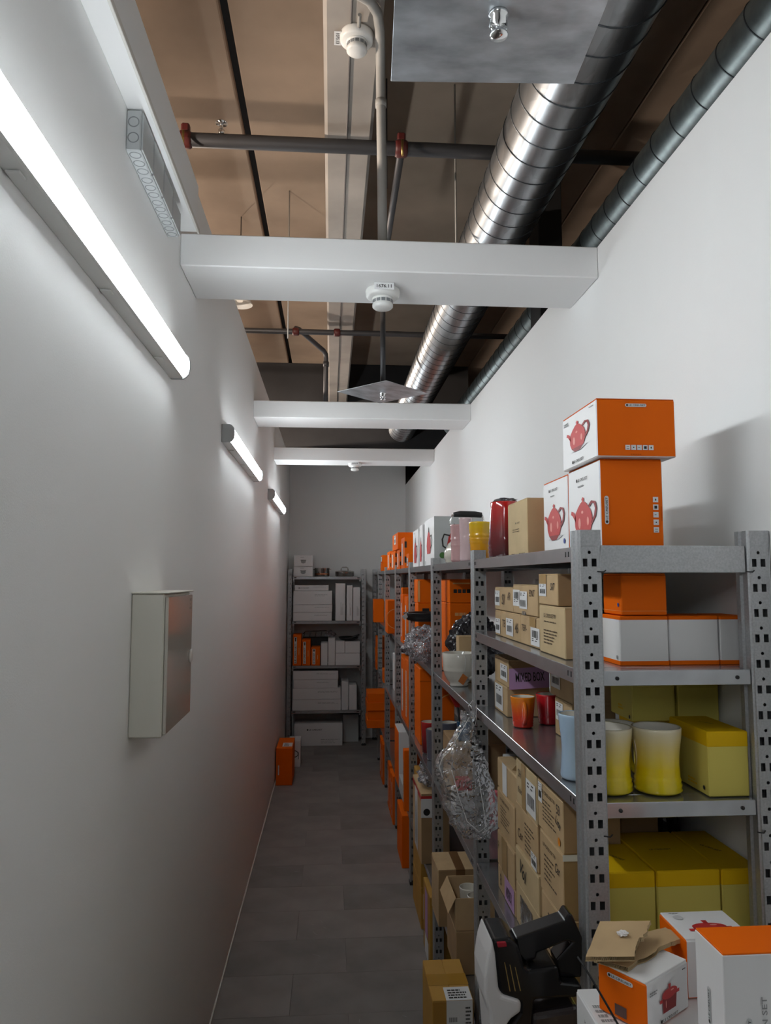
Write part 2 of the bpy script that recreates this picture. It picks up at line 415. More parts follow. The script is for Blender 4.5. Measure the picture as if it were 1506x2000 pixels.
def pot_print(b, face, u, v, s, kind='teapot', mirror=1, wide=1.0):
    """flat printed picture of a red pot; s = picture height in metres"""
    x, y = rel(b, face, u, v)
    def T(pts): return [(x + px * s * mirror * wide, y + py * s) for px, py in pts]
    def band(pts, th):
        out = []; inn = []
        for i, (px, py) in enumerate(pts):
            a = pts[max(0, i - 1)]; c = pts[min(len(pts) - 1, i + 1)]; dx, dy = c[0] - a[0], c[1] - a[1]; L = math.hypot(dx, dy) or 1
            out.append((px - dy / L * th, py + dx / L * th)); inn.append((px + dy / L * th, py - dx / L * th))
        return [T([out[i], out[i + 1], inn[i + 1], inn[i]]) for i in range(len(pts) - 1)]
    if kind == 'teapot':
        flat(b, face, [T([(-.25, -.44), (.1, -.47), (.38, -.36), (.1, -.34)])], POTSH, 'printed_shadow', None, 0.0002)
        body = [(-.10, -.46), (.10, -.46), (.22, -.34), (.28, -.18), (.29, 0), (.25, .13), (.17, .24), (.08, .33), (.02, .36), (.045, .41), (.0, .46), (-.045, .41), (-.02, .36), (-.08, .33), (-.17, .24), (-.25, .13), (-.29, 0), (-.28, -.18), (-.22, -.34)]
        spout = [(-.26, -.08), (-.36, .08), (-.42, .12), (-.40, .20), (-.32, .16), (-.25, .06)]
        r = flat(b, face, [T(body), T(spout)], POTRED, 'teapot_print', None, 0.0003)
        flat(b, face, band([(.20, .22), (.28, .30), (.38, .27), (.42, .14), (.38, -.02), (.27, -.16)], .03), POTDK, 'printed_handle', r, 0.0005)
        flat(b, face, [T(disc_poly(-.12, -.12, .05, 14, .8, 2.4)), T(disc_poly(.16, -.10, .04, 14, .8, 2.4)), T(disc_poly(-.02, .12, .035, 12))], POTHI, 'printed_highlight', r, 0.0006)
        flat(b, face, [T([(-.10, -.46), (.10, -.46), (.22, -.34), (-.22, -.34)])], POTDK, 'printed_base', r, 0.0005)
    elif kind == 'kettle':
        r = flat(b, face, [T([(-.2, -.5), (.2, -.5), (.26, -.2), (.2, .1), (.08, .3), (-.08, .3), (-.2, .1), (-.26, -.2)])], POTRED, 'kettle_print', None, 0.0003)
        flat(b, face, band([(.16, .12), (.34, .16), (.40, .0), (.38, -.2), (.22, -.32)], .025), INK, 'printed_handle', r, 0.0005)
        flat(b, face, [T([(-.06, .3), (.06, .3), (.03, .5), (-.02, .46)])], INK, 'printed_knob', r, 0.0005)
    else:
        r = flat(b, face, [T([(-.34, -.38), (.30, -.38), (.36, .12), (-.38, .12)])], POTDK, 'pot_print', None, 0.0003)
        flat(b, face, [T(disc_poly(0, .14, .38, 20, 1, .42)), T([(-.05, .28), (.05, .28), (.06, .42), (-.06, .42)]), T([(.34, .02), (.48, .02), (.48, .12), (.34, .12)]), T([(-.5, -.04), (-.36, -.04), (-.36, .06), (-.5, .06)])], POTRED, 'printed_lid', r, 0.0005)
        flat(b, face, [T(disc_poly(-.2, -.14, .03, 12, .7, 4)), T(disc_poly(.12, .2, .05, 12, 1.6, .5))], POTHI, 'printed_highlight', r, 0.0007)
def icons(b, face, u0, v0, du, dv, n, size, m=PAPER):
    for i in range(n):
        x, y = rel(b, face, u0 + du * i, v0 + dv * i); h = size / 2
        q = flat(b, face, [rect(x - h, y - h, x + h, y + h)], m, 'care_icon', None, 0.0003)
        k = h * .55
        sh = [[rect(x - k, y - k, x + k, y - k * .7), rect(x - k, y + k * .4, x + k, y + k * .7)], [disc_poly(x, y, k * .5, 8)], [rect(x - k, y - k * .2, x + k * .3, y + k * .2)], [rect(x - k, y - k, x + k, y + k)], [disc_poly(x, y - k * .2, k * .55, 10), [(x - k * .4, y), (x + k * .4, y), (x, y + k)]]][i % 5]
        flat(b, face, sh, INK, 'icon_symbol', q, 0.0006)

def carton(name, lab, cat, x0, x1, y0, y1, z0, z1, m=KRAFT, faces=None, style='flaps', group=None, rz=0.0, lidm=None, lidh=0.03, bottom=None):
    """a box as thing: body plus top flaps / tuck top / lift-off lid"""
    b = Box(); b.w, b.d, b.h = x1 - x0, y1 - y0, z1 - z0; b.lift = LIFT
    g = 0.0006                                              # keep neighbours from touching
    w2, d2, h = b.w / 2 - g, b.d / 2 - g, b.h
    bh = h - (0.0025 if style in ('flaps', 'tuck') else 0.001)
    me = box_me(name, -w2, w2, -d2, d2, 0.0008, bh, 0.0018)
    mats = [m]; faces = faces or {}
    for fm in faces.values():
        if fm not in mats: mats.append(fm)
    for k in mats: me.materials.append(k)
    if faces:
        for p in me.polygons:
            n = p.normal
            ax = max(range(3), key=lambda i: abs(n[i])); key = ('+' if n[ax] > 0 else '-') + 'XYZ'[ax]
            if key in faces: p.material_index = mats.index(faces[key])
    o = link(name, me, None); o.location = ((x0 + x1) / 2, (y0 + y1) / 2, z0); o.rotation_euler = (0, 0, rz)
    tag(o, lab, cat, group); b.o = o
    topm = faces.get('+Z', m)
    if style == 'flaps':
        if b.w < b.d:
            box('flap', -w2 + .0008, -.0009, -d2 + .0008, d2 - .0008, bh - .0002, h, topm, o, .0006); box('flap', .0009, w2 - .0008, -d2 + .0008, d2 - .0008, bh - .0002, h, topm, o, .0006)
        else:
            box('flap', -w2 + .0008, w2 - .0008, -d2 + .0008, -.0009, bh - .0002, h, topm, o, .0006); box('flap', -w2 + .0008, w2 - .0008, .0009, d2 - .0008, bh - .0002, h, topm, o, .0006)
    elif style == 'tuck':
        box('tuck_flap', -w2 + .0012, w2 - .0012, -d2 + .0012, d2 - .0012, bh - .0002, h, topm, o, .0008)
    elif style == 'lid':
        box('lid', -w2 - .0004, w2 + .0004, -d2 - .0004, d2 + .0004, h - lidh, h, lidm or m, o, .0022); b.lift = LIFT + .0004
        if bottom: box('base_rim', -w2 - .0003, w2 + .0003, -d2 - .0003, d2 + .0003, 0.0002, bottom, lidm or m, o, .0008)
    return b
def tape(b, face, u0, v0, u1, v1, m=TAPE): return quad(b, face, u0, v0, u1, v1, m, 'packing_tape', None, 0.0002)

def mug(name, lab, cat, x, y, z, r0, r1, h, m, handle=None, rings=True, flare=0.0, group=None, hang=0.0):
    t = thing(name, lab, cat, (x, y, z + .0008), 0, group)
    N_ = 24
    def rad(k): return r0 + (r1 - r0) * k - flare * math.sin(min(1, k * 1.08) * math.pi) ** 1.3
    prof = [(0, 0), (rad(0) * .86, 0), (rad(0) * .96, h * .02)]
    for i in range(N_ + 1):
        k = i / N_; r = rad(k)
        if rings and k < .25: r += (.0014 if i % 2 == 0 else -.0006)
        prof.append((r, h * (.05 + .95 * k)))
    e = prof[-1][0]
    body = lathe('body', prof + [(e - .0016, h + .0014), (e - .0034, h)], m, t, 40)
    inner = [(e - .0034, h)] + [(rad(k) - .0045, h * (.06 + .94 * k)) for k in (.8, .6, .4, .2, .03)] + [(0, h * .07)]
    lathe('inside', inner, MUGIN, t, 40)
    if handle is not None:
        pts = []
        for i in range(13):
            a = math.pi * (i / 12) - math.pi / 2
            q = (r0 + r1) / 2 - .003 + math.cos(a) * r1 * .62
            pts.append((q * math.cos(handle), q * math.sin(handle), h * .5 + math.sin(a) * h * .32))
        tube('handle', pts, [.0058] * 13, m, t, 10)
    return t

# ================================================================== the setting
rnd = random.Random(4)
fl = struct(box('floor', XL - .08, XR + .1, -3.6, YB + .1, -.06, -.004, GROUT, None, 0))
tw, tl = 0.61, 0.305                                          # vinyl tiles laid in running bond
tme = {}
row = 0; y = -3.335
while y < YB:
    x = XL - (0.31 if row % 2 else 0.08) - .0
    while x < XR:
        a, b_ = max(x, XL + .003), min(x + tw, XR); y1 = min(y + tl, YB)
        if b_ - a > .03 and y1 - y > .03:
            key = (round(b_ - a, 3), round(y1 - y, 3), rnd.random() < .4)
            if key not in tme:
                tme[key] = box_me('tile', -key[0] / 2 + .0006, key[0] / 2 - .0006, -key[1] / 2 + .0006, key[1] / 2 - .0006, -.004, 0, .0006); tme[key].materials.append(TILE2 if key[2] else TILE)
            t = link('tile', tme[key], None, fl); t.location = ((a + b_) / 2, (y + y1) / 2, rnd.uniform(-.0003, 0))
        x += tw
    y += tl; row += 1
struct(box('wall_left', XL - .08, XL, -3.6, YB + .1, 0, 2.975, WALL, None, 0))
struct(box('wall_right', XR, XR + .1, -3.6, YB + .1, 0, ZT, WALL, None, 0))
struct(box('wall_back', XL, XR, YB, YB + .1, 0, 2.985, WALL, None, 0))
struct(box('wall_front', XL - .08, XR + .1, -3.7, -3.6, 0, 2.975, WALL, None, 0))
struct(box('baseboard_left', XL, XL + .006, -3.6, YB, 0, .012, SKIRT, None, .001))
# soffit box along the top of the left wall, nearest stretch
struct(box('trim_1', XL, XL + .05, -3.6, 2.153, ZT + .002, 2.86, BEAMW, None, .002))
struct(box('trim_2', XL + .05, XL + .056, -3.6, 2.153, ZT - .004, ZT + .012, SKIRT, None, .001))
for i, (a, b_) in enumerate(((2.155, 2.42), (4.24, 4.52), (5.79, 6.05))):
    struct(box('trim_%d' % (i + 3), XL + .0005, XR - .0005, a, b_, 2.617, ZT - .001, BEAMW, None, .003))
# hall above and around the corridor
ce = struct(box('ceiling', -5, 5, -5, 13, ZC + .05, ZC + .12, BLACK, None, 0))
seams = [-5, -3.2, -1.81, -.417, 1.39, 3.2, 5]
for a, b_ in zip(seams, seams[1:]):
    box('plank', a + (.018 if abs(a + .417) < .01 else .002), b_ - (.018 if abs(b_ + .417) < .01 else .002), -5, 12.9, ZC, ZC + .05, CONC, ce, .006)
rib = box('rib', -.035, .152, -5, 7.3, 3.425, ZC - .001, RIBM, ce, .012)
box('rib', -3.0, -2.8, -5, 7.3, 3.425, ZC - .001, RIBM, ce, .012)
box('rib', 2.9, 3.1, -5, 7.3, 3.425, ZC - .001, RIBM, ce, .012)
tube('groove', [(.052, -5, 3.424), (.052, 7.29, 3.424)], .004, GROUT, rib, 6)
struct(box('wall_hall_dark', -5, 1.38, 7.32, 7.42, 2.99, ZC - .002, DARKW, None, 0))
struct(box('wall_hall_far', -5, 5, 12.9, 13, 0, ZC, DARKW, None, 0))
struct(box('wall_hall_left', -5.1, -5, -5, 13, 0, ZC, HALLW, None, 0))
struct(box('wall_hall_right', 5, 5.1, -5, 13, 0, ZC, HALLW, None, 0))
struct(box('wall_hall_near', -5, 5, -5.1, -5, 0, ZC, HALLW, None, 0))
struct(box('floor_hall_left', -5, XL - .08, -5, 13, -.05, 0, GROUT, None, 0))
struct(box('floor_hall_right', XR + .1, 5, -5, 13, -.05, 0, GROUT, None, 0))
struct(box('floor_hall_far', XL - .08, XR + .1, YB + .1, 13, -.05, 0, GROUT, None, 0))
c = box('hall_column', .935, 1.045, 3.2, 3.36, 0, ZC - .002, BLACK, None, .004); tag(c, 'black steel column standing behind the right wall', 'column')

# ------------------------------------------------------------------ ducts, pipes, detectors overhead
def duct(lab, X, Z, r, y0, y1, pitch, m, seam_r):
    t = thing('ventilation_duct', lab, 'duct', (X, y0, Z))
    L = y1 - y0; n = 48
    v = []; f = []
    for i, yy in enumerate((0, L)):
        for k in range(n):
            a = 2 * math.pi * k / n; v.append((r * math.cos(a), yy, r * math.sin(a)))
    f = [(k, (k + 1) % n, n + (k + 1) % n, n + k) for k in range(n)] + [tuple(range(n)), tuple(range(n, 2 * n))[::-1]]
    me = mk('pipe_shell', v, f); me.polygons.foreach_set('use_smooth', [len(p.vertices) == 4 for p in me.polygons])
    link('pipe_shell', me, m, t)
    steps = 40; N_ = int(L / pitch * steps)
    pts = [((r + seam_r * .3) * math.cos(-2 * math.pi * i / steps), i * pitch / steps, (r + seam_r * .3) * math.sin(-2 * math.pi * i / steps)) for i in range(N_)]
    tube('spiral_seam', pts, seam_r, DUCTS, t, 5)
    return t
duct('large spiral galvanized ventilation duct hanging over the right side of the corridor', .70, 3.183, .133, -3.5, 7.3, .105, DUCT, .0022)
duct('thin dull spiral duct partly hidden behind the top of the right wall', 1.213, 3.22, .095, -3.5, 7.3, .15, DUCT2, .0022)
def clamp(t, p, nm='clamp'):
    k = thing_part = lathe('clamp', [(0, -.024), (.028, -.024), (.033, -.016), (.033, .016), (.028, .024), (0, .024)], REDF, t, 14); k.location = p; k.rotation_euler = (0, R(90), 0)
    c2 = box('clamp_neck', -.016, .016, -.016, .016, .026, .062, REDF, t, .006); c2.location = p
    b2 = tube('clamp_bolt', [(0, -.045, .01), (0, -.045, -.055)], .005, BRASS, t, 6); b2.location = p
    return k
t = thing('sprinkler_pipe', 'dark steel sprinkler pipe crossing above the nearest white beam', 'pipe', (0, 0, 0))
tube('main_pipe', [(-4.9, 2.752, 3.368), (4.9, 2.752, 3.368)], .027, PIPE, t, 14)
clamp(t, (-.565, 2.752, 3.368)); clamp(t, (.264, 2.752, 3.368))
tube('branch_pipe', [(.264, 2.76, 3.36), (.264, 3.755, 3.315)], .015, PIPE, t, 10)
tube('hanger_rod', [(.225, 3.0, 3.34), (.225, 3.0, 3.83)], .004, PIPE, t, 6)
k = lathe('sprinkler_head', [(0, 0), (.012, 0), (.012, .02), (.006, .022), (.006, .045), (.024, .047), (.022, .051), (0, .052)], CHROME, t, 14); k.location = (-.43, 2.752, 3.393)
t = thing('sprinkler_pipe', 'thin dark sprinkler pipe crossing above the middle beam with a bent branch', 'pipe')
tube('main_pipe', [(-4.9, 4.972, 3.372), (4.9, 4.972, 3.372)], .019, PIPE, t, 12)
tube('branch_pipe', [(-.248, 4.972, 3.372), (-.248, 4.985, 3.40), (-.23, 5.02, 3.405), (-.06, 5.19, 3.31), (-.045, 5.21, 3.29), (-.043, 5.214, 3.26), (-.043, 5.214, 2.76)], .017, PIPE, t, 10)
for q in ((-.248, 4.972, 3.372), (.033, 4.972, 3.372)):
    k = lathe('clamp', [(0, -.022), (.024, -.022), (.028, -.012), (.028, .012), (.024, .022), (0, .022)], REDF, t, 12); k.location = q; k.rotation_euler = (0, R(90), 0)
k = lathe('coupling', [(0, -.018), (.021, -.018), (.021, .018), (0, .018)], PIPE, t, 12); k.location = (-.043, 5.214, 3.22)
for lab, x, yy in (('thin threaded rod hanging from the brown ceiling left of the concrete rib', -.242, 3.98), ('thin wire rod hanging from the ceiling left of the large duct', .525, 3.03)):
    tag(tube('hanger_rod', [(x, yy, ZC - .001), (x, yy, 3.0)], .004, PIPEG, None, 6), lab, 'rod')
t = thing('cable_conduit', 'grey plastic conduit dropping from the concrete rib to the nearest beam', 'conduit')
tube('conduit_tube', [(.03, 2.035, 3.408), (.07, 2.04, 3.408), (.105, 2.062, 3.407), (.13, 2.105, 3.405), (.142, 2.17, 3.40), (.148, 2.235, 3.385), (.151, 2.275, 3.34), (.153, 2.29, 3.27), (.158, 2.297, 2.95), (.16, 2.30, 2.717)], .0155, PIPEG, t, 14)
k = lathe('coupling', [(0, -.012), (.0185, -.012), (.0185, .012), (0, .012)], PIPEG, t, 14); k.location = (.1535, 2.291, 3.24)

def plate_sprinkler(lab, x, yy, z, s, rz, top, rpipe):
    t = thing('sprinkler_shield', lab, 'sprinkler', (x, yy, z), 0)
    k = box('shield_plate', -s / 2, s / 2, -s / 2, s / 2, 0, .0025, PLATE, t, .0006); k.rotation_euler = (0, 0, rz)
    tube('drop_pipe', [(0, 0, .001), (0, 0, top - z)], rpipe, PIPE, t, 12)
    hd = lathe('sprinkler_head', [(0, 0), (.016, 0), (.016, -.006), (.012, -.008), (.012, -.018), (.005, -.02), (.004, -.034), (.015, -.036), (.014, -.039), (0, -.04)], CHROME, t, 16)
    for a in (0, 1):
        tube('sprinkler_arm', [((-1) ** a * .012, 0, -.012), ((-1) ** a * .014, 0, -.024), ((-1) ** a * .003, 0, -.034)], .002, CHROME, hd, 6)
plate_sprinkler('square galvanized shield plate with chrome sprinkler head nearest overhead', .262, 1.098, 2.60, .335, R(-3), 3.835, .013)
plate_sprinkler('galvanized shield plate seen as a flat diamond hanging before the middle beam', .262, 3.752, 2.65, .332, R(45), 3.2998, .0135)

def detector(lab, p, tagtext, rib_mount=False, s=1.0, tagside=0):
    t = thing('smoke_detector', lab, 'smoke detector', p); t.scale = (s, s, s)
    lathe('mounting_base', [(0, 0), (.053, 0), (.055, -.006), (.053, -.022), (.047, -.028), (0, -.028)], PLW, t, 32)
    hd = lathe('sensor_head', [(0, -.028), (.034, -.028), (.034, -.031), (.031, -.033), (.031, -.046), (.033, -.049), (.033, -.056), (.028, -.061), (0, -.062)], PLW, t, 32)
    for k in range(12):
        a = 2 * math.pi * k / 12
        q = box('vent_slot', -.0062, .0062, -.001, .001, -.0445, -.0345, PLG2, hd, .0004); q.location = (.0312 * math.cos(a), .0312 * math.sin(a), 0); q.rotation_euler = (0, 0, a + math.pi / 2)
    b = Box(); b.w, b.d, b.h = .062, .0012, .022; b.lift = .0004
    b.o = box('number_tag', -.031, .031, -.0006, .0006, 0, .022, PAPER, t, .0003)
    if tagside: b.o.rotation_euler = (R(90), 0, R(90)); b.o.location = (-.072, .005, -.012)
    else: b.o.location = (0, -.066, -.0235)
    text(b, '-Y', tagtext, .5, .5, width=.046, height=.011)
    return t
detector('white smoke detector with tag on the concrete rib overhead', (.072, 2.225, 3.4245), '1075.13', tagside=1)
t = tube('detector_conduit', [(.077, 2.12, 3.408), (.077, 2.185, 3.4115)], .006, PIPEG, None, 8); tag(t, 'short thin conduit feeding the smoke detector on the rib', 'conduit')
detector('white smoke detector with tag under the nearest white beam', (.16, 2.30, 2.6165), '1676.11')
detector('small white smoke detector under the farthest white beam', (.188, 5.92, 2.6165), '1676.09')
t = thing('pendant_lamp', 'round pale pendant lamp shade peeping over the left wall below the nearest beam', 'lamp', (-.545, 4.30, 3.30))
lathe('lamp_shade', [(.075, 0), (.072, .012), (.05, .05), (.018, .085), (.012, .12), (.010, .12), (.016, .083), (.048, .047), (.07, .009), (.075, 0)], PLW, t, 28)
lathe('bulb', [(0, .015), (.016, .02), (.024, .035), (.016, .052), (.009, .07), (0, .07)], emis('hall_bulb', (1, .8, .6), .6), t, 16)
tube('cord', [(0, 0, .12), (0, 0, ZC - 3.3 - .001)], .003, BLACK, t, 6)
ld = bpy.data.lights.new('hall_pendant_light', 'POINT'); ld.energy = HALL; ld.color = (1, .84, .70); ld.shadow_soft_size = .03
for q in ((-1.5, 2.2, 2.9), (-1.6, 6.2, 2.9)):
    lo = bpy.data.objects.new('hall_pendant_light', ld); COL.objects.link(lo); lo.location = q
for q in ((-1.5, 2.2, 2.93), (-1.6, 6.2, 2.93)):
    t2 = thing('pendant_lamp', '%s pendant lamp hidden in the hall behind the left wall' % ('near' if q[1] < 4 else 'far'), 'lamp', q)
    lathe('lamp_shade', [(.075, 0), (.072, .012), (.05, .05), (.018, .085), (.012, .12), (.010, .12), (.016, .083), (.048, .047), (.07, .009), (.075, 0)], PLW, t2, 20)
    tube('cord', [(0, 0, .12), (0, 0, ZC - q[2] - .001)], .003, BLACK, t2, 6)

# ------------------------------------------------------------------ on the left wall
def tube_light(lab, y0):
    L = 1.28; t = thing('wall_tube_light', lab, 'lamp', (XL, y0, 2.29), 0, 'tube lights along the left wall')
    hw = [(.0006, -.036), (.030, -.036), (.035, -.034), (.035, .034), (.030, .036), (.0006, .036)]
    def sec(name, poly, a, b_, m, par, bev=0.0):
        return link(name, prism_me(name, poly, 'y', a, b_, bev), m, par)
    sec('housing', hw, .004, L - .004, PLW, t)
    df = [(.0352, -.0325), (.041, -.030), (.047, -.022), (.050, -.009), (.050, .009), (.047, .022), (.041, .030), (.0352, .0325)]
    sec('diffuser', df, .012, L - .012, TUBEM, t)
    cap = [(.0006, -.038), (.034, -.0375), (.043, -.032), (.050, -.0235), (.053, -.009), (.053, .009), (.050, .0235), (.043, .032), (.034, .0375), (.0006, .038)]
    sec('end_cap', cap, 0, .0118, PLG, t, .002)
    sec('end_cap', cap, L - .0118, L, PLG, t, .002)
    for a in (.2, .62, 1.06):
        box('clip', .004, .024, a, a + .022, -.0405, -.0365, PLW, t, .001)
tube_light('long glowing wall tube light nearest the viewer', .80)
tube_light('glowing wall tube light behind the viewer, out of the picture', -1.44)  # unseen lamp added at the row's spacing, fills the faces turned to the camera
tube_light('glowing wall tube light in the middle of the left wall', 3.04)
tube_light('glowing wall tube light farthest along the left wall', 5.28)

t = thing('junction_box', 'grey plastic junction box row under the soffit above the nearest tube light', 'junction box', (XL, 1.57, 2.622))
sl = .104
for i in range(4):
    h = .094 - (.0 if i < 2 else .012 * (i - 1))
    mo = box('module', .0006, .032, i * sl + .0004, (i + 1) * sl - .0004, 0, h, PLG, t, .003)
    box('cover', .0322, .036, i * sl + .004, (i + 1) * sl - .004, .004, h - .004, PLG, mo, .0015)
    for j in range(3):
        kx = lathe('knockout', [(.0105, 0), (.0118, -.0012), (.013, 0)], PLG2, mo, 20); kx.location = (.017, i * sl + .018 + j * .033, 0)
for j in range(2):
    kx = lathe('knockout', [(.010, 0), (.0112, -.001), (.0124, 0)], PLG2, t, 20); kx.location = (.016, .0002, .03 + j * .036); kx.rotation_euler = (R(-90), 0, 0)

t = thing('fuse_cabinet', 'cream wall cabinet with narrow door and round pull on the left wall', 'cabinet', (XL, 1.73, 1.342))
box('body', .0006, .074, 0, .302, 0, .321, CABM, t, .003)
b = Box(); b.w, b.d, b.h = .008, .292, .308; b.lift = .0004
d = box('door', -.004, .004, -.146, .146, 0, .308, CABD, t, .0015); d.location = (.0785, .151, .006); b.o = d
kn = lathe('pull', [(0, 0), (.016, 0), (.018, .003), (.014, .006), (0, .006)], PLW, d, 24); kn.location = (.004, .125, .148); kn.rotation_euler = (0, R(90), 0)
for i, s_ in enumerate(('HDPVZ', 'vt', 'HDSR')):
    text(b, '+X', s_, .90, .955 - i * .035, height=.0065, width=.026 if len(s_) > 2 else .011)
box('rain_lip', .0006, .084, -.002, .304, .3212, .3245, CABM, t, .001)

# ------------------------------------------------------------------ racks
def upright_me(name, mir, Hh=1.785, p=.0462):
    v = []; f = []; s = -1 if mir else 1
    def q(a, b_, z0, z1):                                    # a,b are (x,y) points in plan
        i = len(v); v.extend([(a[0] * s, a[1], z0), (b_[0] * s, b_[1], z0), (b_[0] * s, b_[1], z1), (a[0] * s, a[1], z1)]); f.append((i, i + 1, i + 2, i + 3))
    cols = [0, .0036, .0122, .0200, .0292, .0360]
    rows = int(Hh / p)
    for k in range(rows):
        z = k * p
        for a, b_ in zip(cols, cols[1:]): q((a, 0), (b_, 0), z, z + .0085)
        for i in (0, 2, 4): q((cols[i], 0), (cols[i + 1], 0), z + .0085, z + .0230)
        for i in (0, 1, 3, 4): q((cols[i], 0), (cols[i + 1], 0), z + .0230, z + p)
        x0, x1 = cols[2], cols[3]; za, zb = z + .0230, z + p; cx, cz, r = (x0 + x1) / 2, z + .0345, .0032
        oc = [(cx + r * math.cos(math.pi / 8 + k2 * math.pi / 4), cz + r * math.sin(math.pi / 8 + k2 * math.pi / 4)) for k2 in range(8)]
        co = [(x1, zb), (x0, zb), (x0, za), (x1, za)]
        base = len(v); v.extend([(x * s, 0, zz) for x, zz in oc]); cb = len(v); v.extend([(x * s, 0, zz) for x, zz in co])
        for c4 in range(4):
            a1, a2, a3 = (2 * c4) % 8, (2 * c4 + 1) % 8, (2 * c4 + 2) % 8
            f.append((base + a1, base + a2, cb + c4)); f.append((base + a2, base + a3, cb + (c4 + 1) % 4, cb + c4))
    q((0, 0), (.036, 0), rows * p, Hh)
    prof = [(0, 0), (-.0045, .003), (-.0045, .016), (.0005, .018), (.0005, .028), (-.0045, .030), (-.0045, .043), (0, .046), (.012, .047)]
    for a, b_ in zip(prof, prof[1:]): q(a, b_, 0, Hh)
    q((.036, 0), (.0362, .045), 0, Hh); q((.012, .047), (.022, .026), 0, Hh); q((.022, .026), (.0362, .045), 0, Hh)  # folded back plate added behind the web so its slots look dark inside
    me = mk(name, v, f); bm = bmesh.new(); bm.from_mesh(me)
    bmesh.ops.remove_doubles(bm, verts=bm.verts, dist=1e-5); bmesh.ops.recalc_face_normals(bm, faces=bm.faces)
    r_ = bmesh.ops.solidify(bm, geom=list(bm.faces), thickness=.0014)
    bm.to_mesh(me); bm.free(); me.materials.append(GALV)
    return me
UP, UPM = upright_me('upright', False), upright_me('upright', True)
FOOT = box_me('foot', -.006, .039, -.004, .05, 0, .018, .002); FOOT.materials.append(RUBBER)
FOOTM = box_me('foot', -.039, .006, -.004, .05, 0, .018, .002); FOOTM.materials.append(RUBBER)
def tray_me(name, W, D, lip, th=.0016):
    """folded steel shelf: flat deck with turned-down edges, open below; deck top at z = 0"""
    def ring(x, y_, z): return [(-x, -y_, z), (x, -y_, z), (x, y_, z), (-x, y_, z)]
    W /= 2; D /= 2; r = .0010
    v = ring(W - r, D - r, 0) + ring(W, D, -r) + ring(W, D, -lip) + ring(W - .010, D - .010, -lip) + ring(W - .010, D - .010, -lip + th) + ring(W - th, D - th, -lip + th) + ring(W - th, D - th, -th)
    f = [(0, 1, 2, 3)]
    for i in range(6):
        for k in range(4): f.append((i * 4 + k, (i + 1) * 4 + k, (i + 1) * 4 + (k + 1) % 4, i * 4 + (k + 1) % 4))
    f.append((24, 25, 26, 27))
    bm = bmesh.new(); me = mk(name, v, f); bm.from_mesh(me); bpy.data.meshes.remove(me)
    return bm_me(name, bm)
XF, XK = .45, .812
UY = [1.326, 2.335, 3.295, 4.262, 5.195, 6.19, 7.10, 7.99]
rack = thing('shelving_rack', 'long galvanized storage rack with perforated uprights along the right wall', 'shelving', (0, 0, 0))
def put(nm, me, p, par, rz=0):
    o = link(nm, me, None, par); o.location = p; o.rotation_euler = (0, 0, rz); return o
for yy in UY:
    put('upright', UP, (XF + .0045, yy, .002), rack); put('upright', UP, (XK - .0365, yy, .002), rack)
    put('foot', FOOT, (XF + .0045, yy, 0), rack); put('foot', FOOT, (XK - .0395, yy, 0), rack)
LV0 = (1.757, 1.532, 1.300, .83, .375); LV1 = (1.757, 1.288, .82, .365)
SHL = {}
for i in range(7):
    y0, y1 = UY[i] + (.05 if i else .004), UY[i + 1] - .003
    if i == 0: y0 = UY[0] + .05
    D = round(y1 - y0, 3)
    for z in (LV0 if i == 0 else LV1):
        if D not in SHL:
            SHL[D] = tray_me('shelf', XK - XF - .004, D, .028); SHL[D].materials.append(SHELFM)
        sh = put('shelf', SHL[D], ((XF + XK) / 2, (y0 + y1) / 2, z), rack)
        if i < 2:
            for ya in (y0 + .012, y0 + .03, y1 - .03, y1 - .012):
                k = box('slot', -.0004, .0004, -.0022, .0022, -.005, .005, BLACK, sh, 0); k.location = (-(XK - XF - .004) / 2 - .0002, ya - (y0 + y1) / 2, -.013)
# near end of the rack: deep top brace and the shelf ends with bolt holes
box('end_brace', XF + .042, XK - .0425, UY[0] + .006, UY[0] + .012, 1.709, 1.759, GALV, rack, .001)
for z in LV0[1:3]:
    e = box('end_lip', XF + .0422, XK - .0425, UY[0] + .004, UY[0] + .05, z - .0275, z - .0003, SHELFM, rack, .001)
    for x in (XF + .068, XK - .068):
        k = lathe('bolt_hole', [(0, 0), (.0035, 0), (.0035, .001), (0, .001)], BLACK, e, 14); k.location = (x, UY[0] + .0034, z - .014); k.rotation_euler = (R(90), 0, 0)
for yy in UY[1:]:
    for z in (1.757, 1.288, .82, .365): pass
# black cable ties on the near frame
for x, z in ((XF + .042, 1.711), (XF + .042, 1.245), (XK - .038, 1.711), (XK - .038, 1.245)):
    tag(tube('cable_tie', [(x - .008, UY[0] - .002, z), (x + .003, UY[0] - .004, z - .001), (x + .008, UY[0] - .001, z + .002)], .0012, BLACK, None, 6),
        'black cable tie on the %s near upright, %s one' % ('front' if x < .6 else 'rear', 'upper' if z > 1.5 else 'lower'), 'cable tie')

er = thing('shelving_rack', 'small galvanized shelving rack against the far end wall', 'shelving', (0, 0, 0))
for x, me, ft in ((-.437, UP, FOOT), (.36, UPM, FOOTM)):
    for yy in (7.72, 8.02):
        put('upright', me, (x, yy, .002), er); put('foot', ft, (x, yy, 0), er)
ES = tray_me('shelf', .70, .33, .028); ES.materials.append(SHELFM)
for z in (1.710, 1.255, .803, .352):
    sh = put('shelf', ES, (-.0385, 7.89, z), er)
    for sx in (-1, 1):
        k = box('slot', -.012, .012, -.0005, .0005, -.004, .004, BLACK, sh, 0); k.location = (sx * .325, -.1652, -.013)
        box('bracket', min(sx * .335, sx * .349), max(sx * .335, sx * .349), -.164, -.15, -.05, -.028, GALV, sh, .001)

